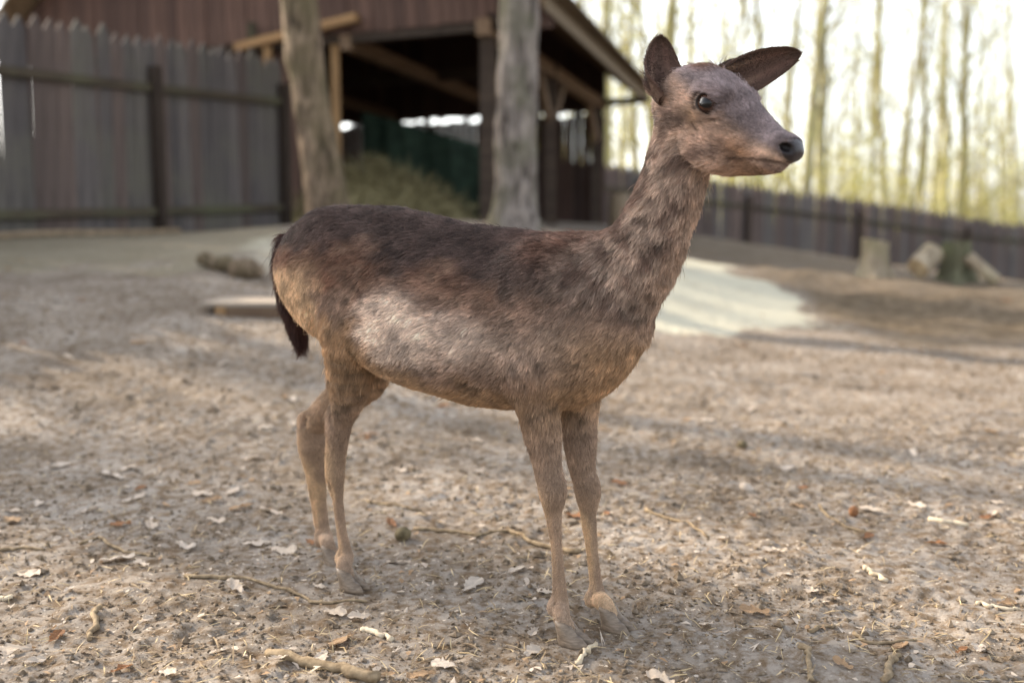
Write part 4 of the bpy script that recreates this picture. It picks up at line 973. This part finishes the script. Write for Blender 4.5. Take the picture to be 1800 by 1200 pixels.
for u, v, s, k in [(20, 1140, 66, 'p'), (98, 1122, 44, 'r'), (50, 1007, 55, 'p'), (100, 818, 48, 'p'), (195, 840, 58, 'p'), (68, 895, 34, 'p'), (155, 905, 38, 'p'), (355, 877, 40, 'p'), (473, 902, 54, 'p'), (380, 918, 42, 'p'),
                   (100, 952, 26, 'p'), (205, 985, 60, 'p'), (248, 992, 40, 'p'), (325, 958, 54, 'p'), (450, 957, 48, 'p'), (500, 968, 58, 'p'), (545, 955, 40, 'r'), (415, 1033, 56, 'p'), (560, 1038, 26, 'p'), (590, 1080, 46, 'p'), (632, 1086, 44, 'p'),
                   (505, 1140, 38, 'p'), (600, 1125, 58, 't'), (565, 1160, 58, 'p'), (492, 1166, 56, 'p'), (385, 1148, 36, 'p'), (778, 1174, 50, 'p'), (295, 1195, 42, 'p'), (215, 1186, 46, 'r'), (740, 1196, 60, 't'), (700, 992, 44, 'p'),
                   (830, 1037, 60, 'p'), (905, 1013, 40, 'p'), (938, 1116, 38, 'p'), (935, 1152, 54, 'p'), (957, 1048, 32, 'p'), (1325, 1085, 52, 't'), (1425, 1050, 50, 'p'), (1526, 948, 30, 'r'), (1648, 957, 32, 'r'), (1580, 1145, 52, 't'), (1720, 1152, 56, 'p'),
                   (1312, 862, 30, 'p'), (1160, 1190, 66, 'p'), (1610, 895, 40, 'p'), (1530, 905, 44, 'p'), (1360, 975, 44, 'p'), (60, 1168, 42, 'p'), (12, 1166, 46, 'p'), (1690, 1148, 30, 'r'), (1270, 955, 26, 'p'), (1085, 790, 26, 'p'), (1480, 1180, 40, 't'), (1050, 760, 24, 't'),
                   (290, 895, 26, 't'), (20, 905, 30, 'p'), (255, 1090, 34, 'p'), (680, 1190, 30, 't'), (1240, 1110, 26, 'p'), (1110, 1005, 24, 'p'), (420, 1105, 26, 't'), (120, 1040, 26, 'p'), (1770, 1060, 34, 't'), (1400, 900, 28, 't'), (1750, 890, 30, 'p')]:
    p = gp(u, v); put_leaf(p[0], p[1], s * p[1] / FPX * 1.05, k, special.get((u, v)))
for n in range(150):                          # smaller leaves away from the deer
    y = 2.6 + 5.2 * rs.random() ** 1.3; x = rs.uniform(-.56, .56) * y
    if inside(np.array([x]), np.array([y]), [(-.75, 2.7), (-.1, 2.5), (.45, 2.0), (.2, 1.7), (-.6, 2.1)])[0]: continue
    put_leaf(x, y, rs.uniform(.035, .075), rs.choice('ppppttr'))
# twigs and sticks
m = NT('dry_twig'); q = m.coord(); m.set(m.ramp(m.noise(q, 60, 4), [(.3, srgb(104, 88, 68)), (.7, srgb(156, 138, 112))]), .85, .15); m.bump(m.noise(q, 200, 3), .5, .002); M_TWIG = m.m
m = NT('bleached_twig'); q = m.coord(); m.set(m.ramp(m.noise(q, 60, 4), [(.3, srgb(172, 154, 128)), (.7, srgb(208, 194, 170))]), .8, .15); M_TWIG2 = m.m
def twig(px, r0, r1, label, mat=None, seed=0):
    g = np.random.default_rng(seed); P = []
    for u, v in px: p = gp(u, v); P.append(p)
    P = np.array(P); n = max(8, len(P) * 4); s = np.linspace(0, len(P) - 1, n); Q = np.stack([np.interp(s, np.arange(len(P)), P[:, k]) for k in range(3)], 1)
    Q[1:-1, :2] += g.normal(0, .0035, (n - 2, 2)); z = surf(Q[:, 0], Q[:, 1]); 
    rr = np.linspace(r0, r1, n); z = np.convolve(np.pad(z, 2, mode='edge'), np.ones(5) / 5, 'valid'); Q[:, 2] = np.maximum(z, surf(Q[:, 0], Q[:, 1])) + rr * .7
    v, f = tube_np(Q - Q[0], rr * (1 + .1 * g.normal(size=n)), 7, .10, True, g); o = link('twig', mesh_py('twig', v, f, True), mat or M_TWIG); o.location = Q[0]
    tag(o, label, 'twig')
for k, (px, r0, r1, lab, mt) in enumerate([
    ([(325, 1012), (430, 1018), (515, 1040), (560, 1062), (645, 1062)], .005, .003, 'long thin brown twig running from open soil to the rear hoof', None),
    ([(140, 958), (175, 952), (215, 968), (272, 980)], .005, .003, 'crooked brown twig beside a cluster of pale leaves', None),
    ([(0, 969), (40, 967), (78, 970)], .005, .003, 'straight twig end lying near pale leaves, away from the deer', None),
    ([(176, 1064), (166, 1085), (157, 1118)], .006, .005, 'short grey forked twig standing out on dark soil', None),
    ([(637, 1106), (662, 1115), (690, 1128)], .0058, .005, 'short thick bleached stick in front of the rear hoof', M_TWIG2),
    ([(470, 1150), (530, 1165), (590, 1185), (665, 1206)], .009, .011, 'thick brown stick lying over pale oak leaves', None),
    ([(0, 1052), (22, 1052)], .006, .005, 'cut stub of bleached stick on the soil', M_TWIG2),
    ([(728, 934), (790, 938), (846, 946)], .006, .004, 'brown twig pointing at the round nut', None),
    ([(832, 953), (862, 942), (895, 942), (935, 962), (1020, 984)], .004, .006, 'bent mossy twig running behind the front leg', None),
    ([(1135, 905), (1180, 918), (1212, 930), (1245, 952)], .005, .003, 'curved tan twig on soil beyond the front hooves', None),
    ([(1440, 895), (1450, 915), (1490, 932), (1530, 944)], .004, .003, 'hooked thin twig near an orange leaf', None),
    ([(1012, 1170), (1030, 1150), (1048, 1134)], .005, .004, 'grey twig touching the tip of the front hoof', M_TWIG2),
    ([(1718, 1060), (1750, 1066), (1792, 1074)], .005, .004, 'pale stick lying alone beyond the brown curled leaf', M_TWIG2),
    ([(1424, 1122), (1440, 1112), (1462, 1108)], .004, .003, 'small dark bent twig on crumbly soil', None),
    ([(1552, 1200), (1566, 1178), (1582, 1158)], .007, .005, 'short stout twig under the brown curled leaf', None),
    ([(1408, 1150), (1420, 1170), (1428, 1200)], .006, .004, 'crooked grey twig on soil between scattered leaves', None),
    ([(1632, 919), (1670, 924), (1702, 928)], .007, .006, 'bleached straight stick in the sunny patch', M_TWIG2),
    ([(1518, 1006), (1540, 1014), (1560, 1022)], .006, .005, 'small pale wood splinter on shaded soil', M_TWIG2),
    ([(1500, 1122), (1530, 1134), (1610, 1130)], .004, .003, 'thin fallen stem behind the brown curled leaf', None),
    ([(645, 880), (690, 890), (735, 898)], .004, .003, 'thin dark twig on the soil under the belly', None)]):
    twig(px, r0, r1, lab, mt, 900 + k)
# round nut and cone
def lump(name, label, cat, u, v, r, mat, seed, sq=(1, .9, .85)):
    p = gp(u, v); bm = bmesh.new(); bmesh.ops.create_icosphere(bm, subdivisions=3, radius=1); co = np.array([q.co[:] for q in bm.verts])
    k = 1 + .07 * fbm(co, 2.0, 2, seed) + .03 * fbm(co, 7, 2, seed + 3)
    for q, s, c in zip(bm.verts, k, co): q.co = c * s * np.array(sq) * r
    me_ = bpy.data.meshes.new(name); bm.to_mesh(me_); bm.free(); me_.polygons.foreach_set('use_smooth', np.ones(len(me_.polygons), bool))
    o = link(name, me_, mat); o.location = (p[0], p[1], float(surf(p[0], p[1])[0]) + r * sq[2] * .75); o.rotation_euler = (.3, .4, seed); tag(o, label, cat)
m = NT('nut_shell'); q = m.coord(); m.set(m.ramp(m.noise(q, 50, 4), [(.3, srgb(70, 62, 46)), (.7, srgb(122, 110, 84))]), .85, .15); m.bump(m.noise(q, 120, 3), .6, .003)
lump('nut', 'round dark dried nut on the soil between front and rear legs', 'nut', 708, 955, .021, m.m, 3, (1.0, .85, .85))
lump('pine_cone', 'small rusty brown cone in the sunny patch', 'cone', 1500, 913, .016, LM['r'], 5, (.8, .8, 1.1))
lump('clod', 'pale lump of dry earth in the sunny patch', 'clod', 1312, 870, .017, LM['p'], 6, (1.2, 1, .7))
lump('clod', 'dark lump of damp earth on the open ground behind the deer', 'clod', 1305, 785, .018, m.m, 8, (1, 1, .8))
# crumbs of earth, straw and leaf scraps: uncountable
g = np.random.default_rng(15)
ico = np.array([(0, 0, 1), (1, 0, 0), (0, 1, 0), (-1, 0, 0), (0, -1, 0), (0, 0, -1)], float); icf = np.array([(0, 1, 2), (0, 2, 3), (0, 3, 4), (0, 4, 1), (5, 2, 1), (5, 3, 2), (5, 4, 3), (5, 1, 4)])
N = 64000
y = 1.3 + 5.0 * g.random(N) ** 1.9; x = g.uniform(-.60, .60, N) * (y + .15)
keep = fbm(np.stack([x, y, y * 0], 1), 2.6, 3, 88) + .35 * fbm(np.stack([x, y, y * 0], 1), 13, 2, 89) + g.normal(0, .45, N) > -.1
x, y = x[keep], y[keep]; N = len(x); s = np.exp(g.normal(-6.0, .52, N)) * (1 + .18 * (y - 1.5)); s = np.minimum(s, .014)
V = ico[None] * (1 + .35 * g.normal(size=(N, 6, 1))) * s[:, None, None] * g.uniform(.6, 1.3, (N, 1, 3)); an = g.uniform(0, 6.28, N)
c_, s_ = np.cos(an)[:, None], np.sin(an)[:, None]; V = np.stack([V[..., 0] * c_ - V[..., 1] * s_, V[..., 0] * s_ + V[..., 1] * c_, V[..., 2] * .7], -1)
V += np.stack([x, y, surf(x, y) + s * .25], 1)[:, None]
m = NT('earth_crumb'); q = m.geo(); c = m.ramp(m.noise(q, 60, 2), [(.3, srgb(82, 70, 56)), (.5, srgb(116, 102, 86)), (.72, srgb(148, 135, 119))]); m.set(c, .95, .08); m.bump(m.noise(q, 400, 2), .5, .003)
tag(link('soil_crumbs', mesh_np('soil_crumbs', V.reshape(-1, 3), (icf[None] + 6 * np.arange(N)[:, None, None]).reshape(-1, 3), False), m.m), 'loose crumbs of dry brown earth scattered over the soil', 'soil', kind='stuff')
def scraps(name, label, cat, N, Lr, wr, mat, lift, seed, ymax):
    g = np.random.default_rng(seed); y = 1.3 + (ymax - 1.3) * g.random(N) ** 1.7; x = g.uniform(-.6, .6, N) * (y + .15)
    L = g.uniform(*Lr, N)[:, None]; w = g.uniform(*wr, N)[:, None]; an = g.uniform(0, 6.28, N); tl = g.normal(0, lift, N)
    d = np.stack([np.cos(an), np.sin(an), tl], 1); sd = np.stack([-np.sin(an), np.cos(an), g.normal(0, .35, N)], 1)
    c = np.stack([x, y, surf(x, y) + .0025 + np.abs(tl) * L[:, 0] * .4], 1)
    mid_ = c + sd * w * g.normal(0, 1.2, (N, 1)) + np.array([0, 0, 1]) * L * g.uniform(0, .12, (N, 1))
    V = np.stack([c - d * L / 2 - sd * w * .5, c - d * L / 2 + sd * w * .5, mid_ + sd * w, c + d * L / 2 + sd * w * .3, c + d * L / 2 - sd * w * .3, mid_ - sd * w], 1).reshape(-1, 3)
    F = (np.array([(0, 1, 2, 5), (5, 2, 3, 4)])[None] + 6 * np.arange(N)[:, None, None]).reshape(-1, 4)
    tag(link(name, mesh_np(name, V, F, False), mat), label, cat, kind='stuff')
m = NT('old_straw'); m.set(m.ramp(m.noise(m.geo(), 40, 2), [(.3, srgb(150, 128, 92)), (.7, srgb(204, 184, 146))]), .7, .2)
scraps('straw_bits', 'short bits of straw strewn over the soil', 'straw', 3600, (.008, .045), (.0006, .0014), m.m, .25, 31, 4.5)
scraps('twig_bits', 'tiny dark twig scraps strewn over the soil', 'debris', 1800, (.01, .06), (.0008, .002), M_TWIG, .12, 32, 6)
scraps('leaf_scraps', 'torn scraps of pale dead leaves strewn over the soil', 'debris', 900, (.005, .020), (.002, .007), LM['p'], .2, 33, 8)
scraps('leaf_scraps', 'torn scraps of brown dead leaves strewn over the soil', 'debris', 1000, (.005, .020), (.002, .006), LM['t'], .2, 34, 8)
